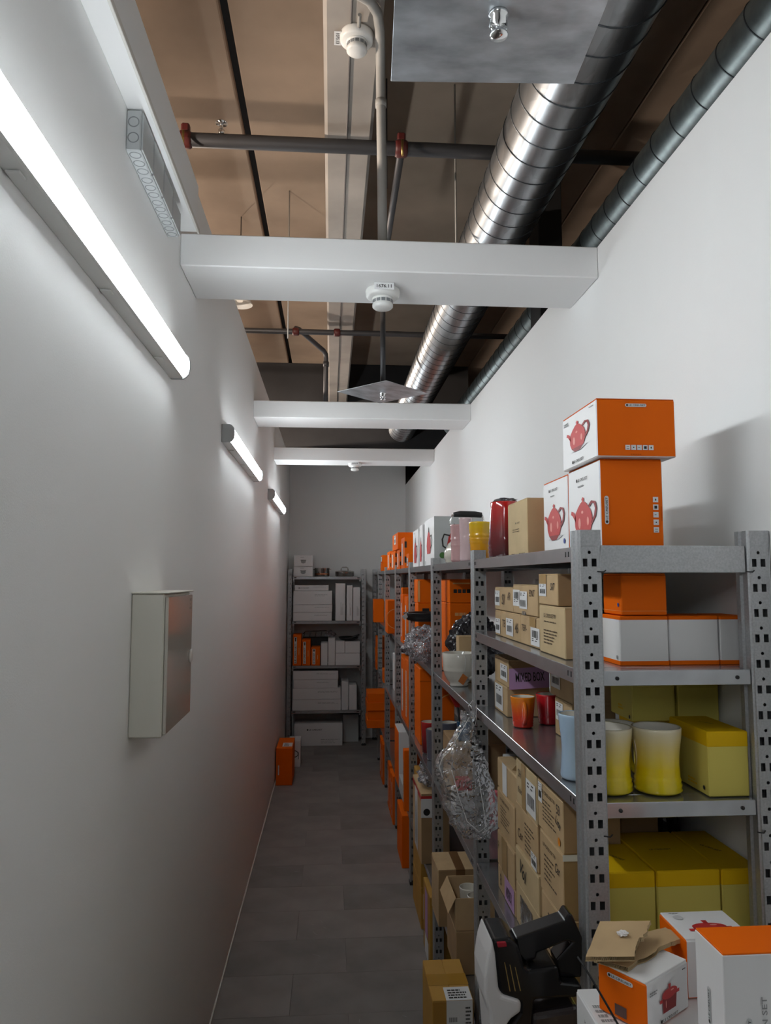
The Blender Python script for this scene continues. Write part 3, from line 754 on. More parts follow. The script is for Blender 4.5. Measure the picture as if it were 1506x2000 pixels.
# ================================================================== contents of the near bay, top deck
G_T = 'teapot boxes on top of the rack'
def teabox(lab, x0, x1, y0, y1, z0, z1, turned=False):
    b = carton('teapot_box', lab, 'box', x0, x1, y0, y1, z0, z1, ORANGE, {'-X': WHITEC, '+X': WHITEC, '+Z': ORANGE2, '-Z': WHITEC}, 'tuck', G_T)
    return b
b = teabox('upright white and orange teapot box standing beside the tall rack post under another', .515, .641, 1.385, 1.575, 1.757, 1.929)
pot_print(b, '-X', .50, .38, .092, wide=1.95); logo(b, '-X', .48, .84, .075, pill=False); lines(b, '-X', .34, .755, .62, .785, 1, INKG, seed=3)
logo(b, '-Y', .10, .42, .055, R(90)); icons(b, '-Y', .87, .2, 0, .085, 5, .0105); lines(b, '-Y', .955, .3, .985, .55, 1, ORANGE2, vertical=True)
b = teabox('upright teapot box with blue dot, left of its twin on the top deck', .515, .641, 1.582, 1.766, 1.757, 1.926)
pot_print(b, '-X', .47, .42, .092, wide=1.95); logo(b, '-X', .46, .86, .075, pill=False); lines(b, '-X', .34, .775, .58, .805, 1, INKG, seed=3); dot(b, '-X', .87, .14, .006, BLUEDOT)
b = teabox('teapot box lying sideways on top of the upright ones, highest of all', .504, .661, 1.365, 1.572, 1.929, 2.043)
pot_print(b, '-X', .48, .54, .068, wide=2.4); logo(b, '-X', .48, .09, .075, pill=False); lines(b, '-X', .06, .82, .22, .90, 2, INKG, seed=5); lines(b, '-X', .82, .9, .94, .93, 1, INKG, seed=2)
logo(b, '-Y', .50, .885, .042); icons(b, '-Y', .385, .165, .073, 0, 5, .0095); lines(b, '-Y', .42, .04, .62, .07, 1, ORANGE2, seed=4)

b = carton('kraft_box', 'plain kraft box between the teapot boxes and the cherry red pitcher', 'box', .488, .60, 1.82, 2.02, 1.757, 1.90, KRAFT2, {'-Y': KRAFT}, 'tuck')
logo(b, '-X', .55, .60, .05, pill=False); lines(b, '-X', .28, .44, .8, .52, 2, INKB, fill=.3, seed=8); lines(b, '-X', .2, .03, .5, .05, 1, INKB); lines(b, '-X', .6, .03, .95, .05, 1, INKB, seed=5)
# cherry pitcher: tapered square-shouldered jug with a strap handle
t = thing('ceramic_pitcher', 'tall cherry red ceramic pitcher fading to dark at its ribbed foot', 'pitcher', (.505, 2.125, 1.7578))
pr = [(0, 0), (.046, 0), (.048, .004)] + [(.048 + (.0012 if i % 2 else -.0004), .010 + i * .006) for i in range(6)] + [(.0465, .06), (.044, .10), (.041, .14), (.042, .158), (.0405, .161), (.038, .158), (.040, .10), (.042, .02), (0, .015)]
lathe('body', pr, GL_RED, t, 40)
tube('handle', [(.038, -.012, .148), (.060, -.024, .146), (.068, -.028, .125), (.066, -.027, .085), (.056, -.022, .06), (.043, -.014, .055)], .007, GL_RED, t, 10)
tag(link('plastic_wrap', heap_me('plastic_wrap', .030, .034, .012, 3, .5), FILM, None), 'wisp of clear film lying over the cherry pitcher mouth', 'plastic wrap').location = (.506, 2.125, 1.919)

def crock(name, lab, x, y_, z, rt, rb, h, m, bands, waist=0.0):
    t = thing(name, lab, 'jar', (x, y_, z + .0008))
    prof = [(0, 0), (rb * .8, 0), (rb, h * .04)]
    n = 30
    for i in range(n + 1):
        k = i / n; r = rb + (rt - rb) * k - waist * math.sin(k * math.pi)
        for bz in bands:
            if abs(k - bz) < .022: r += .0016
        prof.append((r, h * (.06 + .94 * k)))
    prof += [(rt - .003, h + .001), (rt - .005, h * .97), (rb - .005, h * .1), (0, h * .08)]
    lathe('body', prof, m, t, 36)
    tag_b = lathe('rim', [(rt - .0045, h - .002), (rt - .003, h + .0018), (rt + .0004, h + .001), (rt + .0006, h - .003)], m, t, 36)
    return t
crock('utensil_crock', 'flared yellow ceramic crock with raised rings on the top deck', .492, 2.428, 1.757, .0365, .031, .124, GL_YEL, (.44, .52, .62))
crock('utensil_crock', 'slim pink ceramic jar on the left of the pale pink one', .470, 2.765, 1.757, .0225, .0205, .139, GL_PINK, (.42, .5, .58), .002)
crock('utensil_crock', 'taller pale pink jar between the pink jar and the yellow crock', .487, 2.665, 1.757, .0235, .021, .157, GL_LILAC, (.36, .43, .50), .002)
t = thing('kettle', 'cream enamel kettle with black bail handle behind the pink jars', 'kettle', (.545, 2.93, 1.7578))
lathe('body', [(0, 0), (.088, 0), (.092, .004), (.090, .012), (.096, .018), (.094, .045), (.080, .075), (.055, .098), (.035, .106), (0, .108)], GL_CREAM, t, 40)
lathe('lid', [(0, .130), (.010, .129), (.012, .122), (.007, .116), (.034, .110), (.037, .106), (0, .105)], GL_CREAM, t, 28)
tube('spout', [(-.03, -.065, .055), (-.045, -.095, .085), (-.052, -.112, .112)], [.02, .014, .011], GL_CREAM, t, 12)
lathe('whistle', [(0, 0), (.013, 0), (.013, .018), (.006, .024), (0, .024)], RUBBER, t, 14).location = (-.053, -.114, .110)
tube('bail', [(-.048, .006, .1), (-.070, .006, .16), (-.062, .006, .19), (.062, .006, .192), (.07, .006, .16), (.048, .006, .1)], .0045, CHROME, t, 10)
tube('grip', [(-.055, .006, .193), (-.03, .006, .196), (.03, .006, .195), (.058, .006, .192)], [.0095, .0125, .0125, .0105], RUBBER, t, 14)

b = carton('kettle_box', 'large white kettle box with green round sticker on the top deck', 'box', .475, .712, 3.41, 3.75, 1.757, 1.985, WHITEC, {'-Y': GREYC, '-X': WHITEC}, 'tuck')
pot_print(b, '-X', .48, .54, .13, 'kettle', wide=2.2); pot_print(b, '-Y', .42, .52, .15, 'kettle', -1); dot(b, '-Y', .17, .20, .0145, GREEN); lines(b, '-Y', .12, .195, .22, .205, 1, PAPER); lines(b, '-X', .1, .03, .2, .15, 1, INKG, vertical=True)
b = carton('kettle_box', 'slim white kettle box directly left of the large kettle box', 'box', .467, .66, 3.78, 3.905, 1.757, 1.972, WHITEC, None, 'tuck')
pot_print(b, '-X', .5, .42, .13, 'kettle', wide=1.1); lines(b, '-X', .2, .88, .6, .91, 1, INKG)
b = carton('kettle_box', 'slim white kettle box next to the small orange box', 'box', .465, .66, 3.95, 4.20, 1.757, 1.962, WHITEC, None, 'tuck')
pot_print(b, '-X', .5, .45, .14, 'kettle', wide=1.7); lines(b, '-X', .2, .9, .6, .93, 1, INKG)

def orange_box(lab, x0, x1, y0, y1, z0, z1, strip=True, hook=False, seed=1, ring=False, group=None, name='orange_box', white_edge=False):
    b = carton(name, lab, 'box', x0, x1, y0, y1, z0, z1, ORANGE, {'+Z': ORANGE, '-X': ORANGE}, 'tuck', group)
    if strip:
        quad(b, '-X', .25, .12, .5, .82, PAPER, 'white_strip'); text(b, '-X', 'LE CREUSET', .375, .45, width=.4 * b.h, height=min(.012, .12 * b.d), rot=R(90), m=INK)
        lines(b, '-X', .62, .2, .74, .75, 1, ORLINE, vertical=True, seed=seed)
    if hook:
        quad(b, '-Y', .0, .18, .10, .38, BLACK, 'finger_notch'); quad(b, '-Y', .0, .66, .10, .86, BLACK, 'finger_notch')
    if ring:
        x, y_ = rel(b, '-Y', .95, .45); r = .30 * b.h
        o_ = disc_poly(x, y_, r, 28); i_ = disc_poly(x, y_, r * .94, 28)
        flat(b, '-Y', [[o_[k], o_[(k + 1) % 28], i_[(k + 1) % 28], i_[k]] for k in range(28) if max(o_[k][0], o_[(k + 1) % 28][0]) < b.w], ORLINE, 'printed_ring')
    return b
G_O = 'orange boxes on the top deck'
b = orange_box('tall orange box with two black finger notches on the top deck', .463, .60, 4.66, 4.90, 1.757, 1.955, True, True, group=G_O); text(b, '-Y', 'PHONE', .75, .9, width=.03, m=ORLINE)
b = orange_box('small upright orange box with white sticker before the tall notched one', .460, .53, 4.38, 4.52, 1.757, 1.843, False, group=G_O); label(b, '-X', .2, .15, .7, .7, 4); 
orange_box('narrow orange box behind the tall notched one on the top deck', .460, .60, 4.95, 5.185, 1.757, 1.888, True, True, 3, group=G_O)
orange_box('orange box with notches under the flat lidded box on the top deck', .460, .60, 5.30, 5.68, 1.757, 1.893, True, True, 4, group=G_O)
orange_box('orange box deep in the row on the top deck, last of the notched ones', .460, .56, 5.75, 6.07, 1.757, 1.905, True, True, 5, group=G_O)
b = orange_box('flat orange box laid across the row, highest of the orange boxes', .458, .60, 5.08, 5.52, 1.894, 2.01, False, group=G_O); label(b, '-X', .35, .35, .65, .9, 9)
orange_box('lower of two small orange boxes stacked at the far end of the top deck', .460, .53, 6.62, 6.88, 1.757, 1.83, False, group=G_O)
b = orange_box('upper of two small orange boxes stacked at the far end of the top deck', .460, .53, 6.64, 6.86, 1.831, 1.90, False, group=G_O); quad(b, '-X', .2, .2, .8, .8, PAPER, 'white_strip')

# ------------------------------------------------------------------ near bay, second deck (z 1.532)
G_W = 'white boxes with orange rims'
for i, (a, c_, nm) in enumerate(((.553, .6505, 'white gift box with orange rims nearest the front post'), (.6525, .752, 'white gift box with orange rims, middle of the row of three'), (.754, .8105, 'white gift box with orange rims cut off by the rear post'))):
    b = carton('rimmed_box', nm, 'box', a, c_, 1.402 if i == 0 else 1.405, 1.50, 1.532, 1.626, WHITEC, None, 'lid', G_W, lidm=ORANGE, lidh=.009, bottom=.009)
    if i == 0: dot(b, '-X', .88, .16, .004, INKG, 'round_mark')
b = carton('orange_box', 'plain deep orange box standing on the rimmed white box', 'box', .559, .6505, 1.404, 1.50, 1.627, 1.708, ORANGE, None, 'tuck')
quad(b, '-Y', .0, .10, 1.0, .108, ORLINE, 'printed_line'); quad(b, '-X', .0, .10, 1.0, .108, ORLINE, 'printed_line'); dot(b, '-X', .85, .25, .004, BLUEDOT)
b = carton('kraft_carton', 'kraft carton with printed address lines beside the front post, second deck', 'carton', .478, .545, 1.503, 1.69, 1.532, 1.638, KRAFT2, {'-Y': KRAFT}, 'flaps')
text(b, '-X', 'LE CREUSET®', .46, .80, width=.09, height=.009, m=INKB); lines(b, '-X', .22, .66, .70, .70, 1, INKB, seed=2); lines(b, '-X', .20, .22, .78, .54, 5, INKB, fill=.4, seed=6)
b = carton('kraft_carton', 'small taped kraft carton on top of the printed address carton', 'carton', .478, .548, 1.548, 1.69, 1.639, 1.708, KRAFT, {'-Y': KRAFTD}, 'flaps')
label(b, '-X', .04, .28, .44, .68, 7); tape(b, '-X', .05, .68, .45, 1.0, TAPE); text(b, '-X', 'SAT', .78, .6, width=.028, height=.016, m=INK, shear=.2)
G_K = 'kraft cartons on the second deck'
b = carton('kraft_carton', 'upper row kraft carton with label at its left end, second deck', 'carton', .487, .60, 1.973, 2.19, 1.606, 1.672, KRAFT, None, 'flaps', G_K)
label(b, '-X', .02, .2, .30, .85, 3); text(b, '-X', 'SI', .5, .5, height=.03, width=.03, m=INKB, shear=.2); text(b, '-X', 'AR', .82, .65, height=.022, width=.034, m=INKB, shear=.2)
b = carton('kraft_carton', 'upper row kraft carton with two overlapping labels, second deck', 'carton', .487, .60, 1.735, 1.970, 1.606, 1.682, KRAFT, None, 'flaps', G_K)
label(b, '-X', .02, .26, .32, .82, 5, 'high'); label(b, '-X', .30, .2, .62, .78, 6, 'low'); text(b, '-X', 'ENT', .82, .74, height=.016, width=.05, m=INKB, shear=.15); quad(b, '-X', .4, .0, .56, .12, FILM, 'torn_tape')
b = carton('kraft_carton', 'lower row kraft carton at the far end, second deck', 'carton', .487, .60, 2.112, 2.192, 1.532, 1.605, KRAFT, None, 'flaps', G_K); label(b, '-X', .1, .1, .85, .68, 11)
b = carton('kraft_carton', 'lower row kraft carton with handwriting each side of its label, second deck', 'carton', .487, .60, 1.900, 2.108, 1.532, 1.605, KRAFT, None, 'flaps', G_K)
label(b, '-X', .28, .15, .66, .78, 12); text(b, '-X', 'TE', .14, .55, height=.02, width=.034, m=INKB, shear=.2); text(b, '-X', '46', .84, .5, height=.028, width=.034, m=INKB, shear=.2)
b = carton('kraft_carton', 'lower row kraft carton marked by hand, next to the printed address carton', 'carton', .487, .60, 1.712, 1.896, 1.532, 1.605, KRAFT, None, 'flaps', G_K)
text(b, '-X', 'TER-', .22, .58, height=.016, width=.052, m=INKB, shear=.15); label(b, '-X', .55, .08, .97, .66, 13, 'high'); tape(b, '-X', .5, .68, .8, 1.0)
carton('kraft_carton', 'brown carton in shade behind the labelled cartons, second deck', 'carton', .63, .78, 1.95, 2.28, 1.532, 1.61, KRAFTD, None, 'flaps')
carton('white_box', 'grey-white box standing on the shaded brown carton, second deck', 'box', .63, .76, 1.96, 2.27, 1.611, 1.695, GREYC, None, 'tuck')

# ------------------------------------------------------------------ near bay, third deck (z 1.300)
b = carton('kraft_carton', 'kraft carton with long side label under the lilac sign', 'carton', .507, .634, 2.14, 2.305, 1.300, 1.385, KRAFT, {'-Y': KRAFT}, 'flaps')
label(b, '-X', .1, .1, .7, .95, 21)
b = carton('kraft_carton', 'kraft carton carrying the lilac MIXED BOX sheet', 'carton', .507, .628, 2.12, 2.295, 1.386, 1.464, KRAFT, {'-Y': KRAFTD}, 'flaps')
label(b, '-X', .45, .2, .95, .78, 22); 
q = quad(b, '-Y', .02, -.06, .98, .70, LILAC, 'paper_sheet', None, .0004, .006); text(b, '-Y', 'MIXED BOX', .52, .40, width=.084, height=.026, rot=R(2.5), parent=q, lift=.0008)
b = carton('kraft_carton', 'upper kraft carton of the labelled pair left of the front post, third deck', 'carton', .58, .69, 1.775, 1.96, 1.395, 1.468, KRAFT, None, 'flaps'); label(b, '-X', .08, .3, .5, .95, 23)
b = carton('kraft_carton', 'lower kraft carton of the labelled pair left of the front post, third deck', 'carton', .58, .69, 1.785, 1.92, 1.300, 1.394, KRAFT, None, 'flaps'); label(b, '-X', .08, .42, .52, .9, 24)
lines(b, '-X', .3, .12, .9, .3, 3, TAPE, name='packing_tape', seed=3)
mug('mug', 'orange mug fading to red with grooved foot on the third deck', 'mug', .518, 2.005, 1.300, .026, .0335, .080, GL_ORG, R(-97), True)
mug('mug', 'dark red mug half behind the labelled carton on the third deck', 'mug', .598, 2.04, 1.300, .026, .0335, .080, GL_REDM, R(60), True)
mug('mug', 'pale blue flared mug half hidden by the front post', 'mug', .494, 1.492, 1.300, .033, .035, .126, GL_BLUE, None, False, .004)
mug('mug', 'yellow mug fading to cream, left one beside the front post', 'mug', .5245, 1.404, 1.300, .0435, .0455, .118, GL_SUN, R(60), True, .0045)
mug('mug', 'yellow mug fading to cream, fully in view on the third deck', 'mug', .617, 1.397, 1.300, .0435, .0455, .118, GL_SUN, R(115), True, .0045)
mug('mug', 'grey-white mug standing behind the left yellow mug', 'mug', .575, 1.50, 1.300, .038, .042, .105, GL_WHITE, None, False, .003)
def ybox(lab, x0, x1, y0, y1, z0, z1, lidh, group=None):
    return carton('gift_box', lab, 'box', x0, x1, y0, y1, z0, z1, PALEY, None, 'lid', group, lidm=DEEPY, lidh=lidh)
b = ybox('pale yellow box with deep yellow lid in front beside the mugs', .690, .7685, 1.345, 1.50, 1.3006, 1.418, .029); dot(b, '-X', .90, .12, .004, BLACK, 'round_mark'); lines(b, '-X', .5, .1, .8, .2, 2, DEEPY); text(b, '+Z', 'LE CREUSET', .5, .5, width=.03, m=BLACK, rot=R(-60))
ybox('yellow lidded box behind the mugs carrying another', .64, .715, 1.515, 1.64, 1.300, 1.402, .025)
ybox('yellow lidded box behind the front yellow box carrying another', .718, .80, 1.515, 1.64, 1.300, 1.402, .025)
b = carton('gift_box', 'pale yellow box upper left of the stacked pair behind the mugs', 'box', .622, .715, 1.52, 1.64, 1.403, 1.49, PALEY, None, 'lid', None, lidm=PALEY, lidh=.02); dot(b, '-X', .9, .1, .004, BLACK, 'round_mark'); lines(b, '-X', .4, .2, .7, .35, 2, DEEPY)
carton('gift_box', 'pale yellow box upper right of the stacked pair near the rear post', 'box', .718, .806, 1.515, 1.64, 1.403, 1.49, PALEY, None, 'lid', None, lidm=PALEY, lidh=.02)

# ------------------------------------------------------------------ near bay, fourth deck (z .83)
G_Y = 'tall yellow boxes on the fourth deck'
for i, (a, c_, nm) in enumerate(((.515, .604, 'tall yellow box with dark yellow lid nearest the front post, fourth deck'), (.606, .729, 'wide tall yellow box in the middle of three, fourth deck'), (.731, .808, 'tall yellow box by the rear post, fourth deck'))):
    b = ybox(nm, a, c_, 1.39, 1.535 if i == 0 else 1.60, .83, 1.157, .030, G_Y)
    text(b, '+Z', 'LE CREUSET', .45, .5, width=.045, m=INK, rot=R(-60) if i != 1 else 0)
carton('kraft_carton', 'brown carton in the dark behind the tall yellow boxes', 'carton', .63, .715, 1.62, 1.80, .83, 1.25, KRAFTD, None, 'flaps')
o = link('dark_bag', heap_me('dark_bag', .045, .09, .40, 5, .4), FILMD, None); o.location = (.765, 1.71, .832); tag(o, 'dark plastic bag heaped behind the tall yellow boxes', 'bag')
def stack(lab, y0, y1, z0, z1, x0=.478, x1=.60, m=KRAFT, deco=None):
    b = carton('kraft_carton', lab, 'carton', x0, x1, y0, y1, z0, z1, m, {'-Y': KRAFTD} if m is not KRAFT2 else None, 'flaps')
    if deco: deco(b)
    return b
addr = lambda s: (lambda b: (text(b, '-X', 'LE CREUSET®', .45, .82, width=.55 * b.d, height=.008, m=INKB), lines(b, '-X', .22, .25, .75, .72, 6, INKB, fill=.35, seed=s)))
stack('kraft carton at the bottom of the far stack with lilac sheet, fourth deck', 1.955, 2.155, .83, .897, deco=lambda b: (text(b, '-X', 'MIXBOX', .68, .45, width=.06, height=.03, parent=quad(b, '-X', .42, .05, .95, .96, LILAC, 'paper_sheet', None, .0004), lift=.0008), text(b, '-X', 'B', .2, .5, height=.03, width=.016, m=INKB)))
stack('plain taped kraft carton second from the bottom of the far stack', 1.958, 2.15, .898, .990, x0=.476, deco=lambda b: (tape(b, '-X', .3, 0, .62, 1), text(b, '-X', 'p', .1, .6, height=.02, width=.012, m=INKB)))
stack('kraft carton with printed lines third up in the far stack', 1.96, 2.158, .991, 1.104, x0=.479, deco=addr(3))
b = stack('worn open kraft carton on top of the far stack, fourth deck', 1.93, 2.165, 1.105, 1.186, x0=.482, m=KRAFT, deco=lambda b: (quad(b, '-X', .28, .0, .5, 1, PAPER, 'torn_label'), label(b, '-Y', .2, .2, .6, .8, 32)))
for k_ in range(3):
    fl_ = box('torn_flap', -.03, .03, -.001, .001, 0, .03, KRAFT2, b.o, .0004); fl_.location = (-.03 + .03 * k_, -.06 + .07 * k_, b.h - .001); fl_.rotation_euler = (R(50 - 60 * k_), R(15), R(40 * k_))
stack('crushed cream carton under the plain pale one, fourth deck', 1.722, 1.948, .83, .932, m=KRAFT2, deco=lambda b: tape(b, '-X', .2, .05, .7, .8, FILM))
stack('pale kraft carton marked Vol in the middle stack, fourth deck', 1.728, 1.94, .933, 1.02, x0=.476, m=KRAFT2, deco=lambda b: text(b, '-X', 'Vol', .35, .55, height=.036, width=.06, m=INK, shear=.25, rot=R(-12)))
stack('kraft carton marked Cer by hand in the middle stack', 1.74, 1.945, 1.021, 1.13, x0=.479, deco=lambda b: (lines(b, '-X', .45, .15, .9, .8, 7, INKB, fill=.35, seed=5), text(b, '-X', 'Cer', .25, .35, height=.024, width=.05, m=INKB, shear=.2), label(b, '-X', .72, .0, .96, .32, 35)))
stack('pale kraft carton with large barcode label on top of the middle stack', 1.735, 1.925, 1.131, 1.24, x0=.477, m=KRAFT2, deco=lambda b: (label(b, '-X', .52, .08, .97, .78, 36), text(b, '-X', 'SH', .2, .72, height=.02, width=.03, m=INKB, shear=.2), text(b, '-X', 'fine', .22, .35, height=.016, width=.04, m=INKB, shear=.2), tape(b, '-X', .3, 0, .5, 1)))
stack('tall kraft carton at the bottom of the near stack, fourth deck', 1.54, 1.712, .83, 1.003, deco=lambda b: lines(b, '-X', .3, .3, .8, .9, 6, INKB, fill=.3, seed=9))
stack('kraft carton marked Cer by hand in the near stack', 1.545, 1.715, 1.004, 1.134, x0=.477, deco=lambda b: (addr(12)(b), text(b, '-X', 'Cer', .8, .68, height=.02, width=.035, m=INK, shear=.2), quad(b, '-Y', .0, .9, .3, 1.0, PAPER, 'torn_label')))
stack('kraft carton with orange dot on top of the near stack', 1.542, 1.728, 1.135, 1.242, x0=.478, deco=lambda b: (addr(14)(b), label(b, '-X', .04, .55, .2, .95, 37), text(b, '-X', 'Lite', .84, .5, height=.018, width=.035, m=INK, shear=.2, rot=R(-15)), text(b, '-X', '53', .84, .75, height=.02, width=.022, m=INK), dot(b, '-X', .86, .16, .0085, ORDOT)))
stack('black, yellow and white printed box at the far end of the fourth deck', 2.19, 2.31, .83, 1.16, x0=.53, x1=.61, m=WHITEC, deco=lambda b: (quad(b, '-Y', 0, .72, 1, .9, INK, 'printed_band'), quad(b, '-Y', 0, .66, 1, .70, DEEPY, 'printed_band'), quad(b, '-Y', 0, .5, 1, .62, INK, 'printed_band'), lines(b, '-Y', .05, .74, .4, .88, 2, PAPER)))
# bottom deck: open carton behind the vacuum
def open_carton(lab, x0, x1, y0, y1, z0, z1, m=KRAFT, flaps=True, name='open_carton', rz=0):
    t = thing(name, lab, 'carton', ((x0 + x1) / 2, (y0 + y1) / 2, z0 + .0006), rz)
    w2, d2, h = (x1 - x0) / 2, (y1 - y0) / 2, z1 - z0
    box('side_panel', -w2, -w2 + .003, -d2, d2, 0, h, m, t, .0006); box('side_panel', w2 - .003, w2, -d2, d2, 0, h, m, t, .0006)
    box('end_panel', -w2 + .0032, w2 - .0032, -d2, -d2 + .003, 0, h, m, t, .0006); box('end_panel', -w2 + .0032, w2 - .0032, d2 - .003, d2, 0, h, m, t, .0006)
    box('base_panel', -w2 + .0032, w2 - .0032, -d2 + .0032, d2 - .0032, .0003, .003, m, t, .0006)
    if flaps:
        k = box('flap', -.055, 0, -d2 + .002, d2 - .002, -.001, .001, m, t, .0005); k.location = (-w2 + .001, 0, h); k.rotation_euler = (0, R(-62), 0)
    return t
open_carton('small open kraft carton on the bottom deck behind the vacuum cleaner', .50, .60, 2.06, 2.27, .375, .60)
o = link('packing_paper', heap_me('packing_paper', .035, .08, .10, 8, .5), KRAFT2, None); o.location = (.55, 2.165, .53); tag(o, 'crumpled packing paper in the small open carton', 'packing paper')
o.location.z = .379; o.scale = (1, 1, 2.3)
carton('kraft_carton', 'kraft carton on the bottom deck deep in the near bay', 'carton', .48, .66, 1.60, 2.0, .375, .62, KRAFT, None, 'flaps')

# ================================================================== second bay
t = thing('tea_cup', 'oversized white stoneware cup with orange tea tag', 'cup', (.492, 2.86, 1.2888))
lathe('body', [(0, 0), (.034, 0), (.036, .006), (.034, .010), (.045, .022), (.055, .042), (.0585, .056), (.0600, .058), (.0590, .062), (.0605, .066), (.0598, .070), (.0612, .074), (.0618, .092), (.064, .122), (.0625, .1245), (.0605, .122), (.058, .07), (.045, .028), (0, .014)], GL_WHITE, t, 48)
tube('handle', [(.040, -.046, .108), (.055, -.062, .106), (.064, -.072, .088), (.060, -.068, .06), (.045, -.05, .038), (.036, -.038, .03)], .0075, GL_WHITE, t, 12)
tube('string', [(.012, -.063, .122), (.016, -.066, .10), (.010, -.066, .06)], .0007, PAPER, t, 5)
tg = box('tea_tag', -.012, .012, -.0008, .0008, -.018, .018, mat('tag_orange', (.42, .12, .02), .5), t, .0003); tg.location = (.004, -.0685, .032); tg.rotation_euler = (R(-22), R(38), 0)
b = carton('kraft_carton', 'small kraft carton standing behind the oversized cup', 'carton', .505, .575, 2.932, 2.998, 1.288, 1.468, KRAFT, None, 'flaps')
o = link('dark_bag', heap_me('dark_bag', .11, .078, .275, 11, .35, 5, 1.8), FILMD, None); o.location = (.60, 3.10, 1.290); tag(o, 'dark pans in shiny plastic heaped beside the oversized cup', 'bag')
def icon_row(b, v, n=5):
    for i in range(n): quad(b, '-Y', .12 + i * .13, v, .12 + i * .13 + .10, v + .16, BLACK, 'care_icon')
b = orange_box('upper dark orange box behind the shiny bags in the second bay', .515, .665, 3.215, 3.52, 1.590, 1.692, False); icon_row(b, .42); quad(b, '-Y', .1, .8, .6, .86, ORLINE, 'printed_line'); quad(b, '-Y', .78, .2, .98, .5, BLACK, 'dark_label')
b = orange_box('lower orange box behind the shiny bags in the second bay', .515, .665, 3.212, 3.52, 1.288, 1.589, False); lines(b, '-Y', .15, .82, .7, .9, 1, ORLINE)
# third deck of the second bay
carton('kraft_carton', 'kraft carton under the blue utensil mug in the second bay', 'carton', .49, .70, 2.98, 3.27, .82, 1.04, KRAFTD, None, 'flaps')
mug('mug', 'blue mug holding red silicone spatulas', 'mug', .545, 3.06, 1.041, .026, .030, .075, GL_NAVY, None, False)
for lab, a, dx, tip in (('red silicone spatula leaning left out of the blue mug', -.010, -.035, .215), ('dark red silicone brush leaning right out of the blue mug', .010, .02, .20)):
    t = thing('spatula', lab, 'utensil', (.545 + a * .5, 3.06, 1.05))
    tube('shaft', [(0, 0, 0), (dx * .65, -.01, tip * .6)], .0045, RUBBER, t, 8)
    link('blade', prism_me('blade', [(dx * .65 - .008, tip * .58), (dx * .65 + .010, tip * .57), (dx + .022, tip * .82), (dx + .020, tip), (dx - .022, tip), (dx - .020, tip * .8)], 'y', -.014, -.006, .002), SILRED, t)
carton('white_box', 'small white box leaning by the blue mug behind the clear bag', 'box', .575, .62, 2.94, 2.975, .82, 1.07, WHITEC, None, 'tuck')
carton('white_box', 'white carton lying behind the hanging clear bag', 'box', .475, .57, 2.86, 2.975, .82, .888, WHITEC, {'-Y': GREYC}, 'tuck')
carton('red_box', 'small red box on the white carton behind the hanging bag', 'box', .49, .545, 2.885, 2.96, .889, .925, mat('red_card', (.42, .012, .02), .5), None, 'tuck')
o = link('wrapped_item', heap_me('wrapped_item', .05, .07, .12, 14, .35), PINKW, None); o.location = (.60, 2.72, .822); tag(o, 'pinkish wrapped item behind the hanging clear bag', 'package')
# clear bag tied to the second post
rows = [(.405, .437, 1.296), (.386, .444, 1.232), (.334, .467, 1.172), (.318, .474, 1.127), (.336, .497, 1.066), (.348, .510, 1.006), (.371, .503, .960), (.402, .479, .924)]
v = []; f = []; n = 40; M_ = 34
for i in range(M_):
    t_ = i / (M_ - 1) * (len(rows) - 1); k = min(int(t_), len(rows) - 2); u = t_ - k
    a, c_, z = [rows[k][j] * (1 - u) + rows[k + 1][j] * u for j in range(3)]
    th = .012 + .022 * math.sin(i / (M_ - 1) * math.pi)
    for j in range(n):
        an = 2 * math.pi * j / n; cx, hw = (a + c_) / 2, (c_ - a) / 2
        p = Vector((cx + hw * math.cos(an), 2.275 + th * math.sin(an), z))
        nn = noise.noise(p * 34) * .014 + abs(noise.noise(p * 75)) * .010
        p += Vector((math.cos(an) * nn * .8, math.sin(an) * nn, noise.noise(p * 40 + Vector((5, 0, 0))) * .008)); v.append(p)
for i in range(M_ - 1):
    for j in range(n): f.append((i * n + j, i * n + (j + 1) % n, (i + 1) * n + (j + 1) % n, (i + 1) * n + j))
f.append(tuple((M_ - 1) * n + j for j in range(n)))
t = thing('clear_bag', 'crumpled clear plastic bag hanging from the second post', 'bag', (0, 0, 0))
link('film', mk('film', v, f, True), FILM, t)
tube('drawstring', [(.425, 2.262, 1.29), (.415, 2.25, 1.315), (.428, 2.245, 1.333), (.443, 2.262, 1.318), (.437, 2.268, 1.2), (.447, 2.235, 1.07), (.462, 2.23, .97), (.44, 2.23, .955), (.405, 2.232, .985), (.38, 2.235, 1.06), (.362, 2.24, 1.13)], .0011, PAPER, t, 5)
tube('drawstring', [(.418, 2.255, 1.28), (.36, 2.245, 1.19), (.335, 2.245, 1.165), (.325, 2.245, 1.14), (.335, 2.24, 1.11)], .0010, PAPER, t, 5)
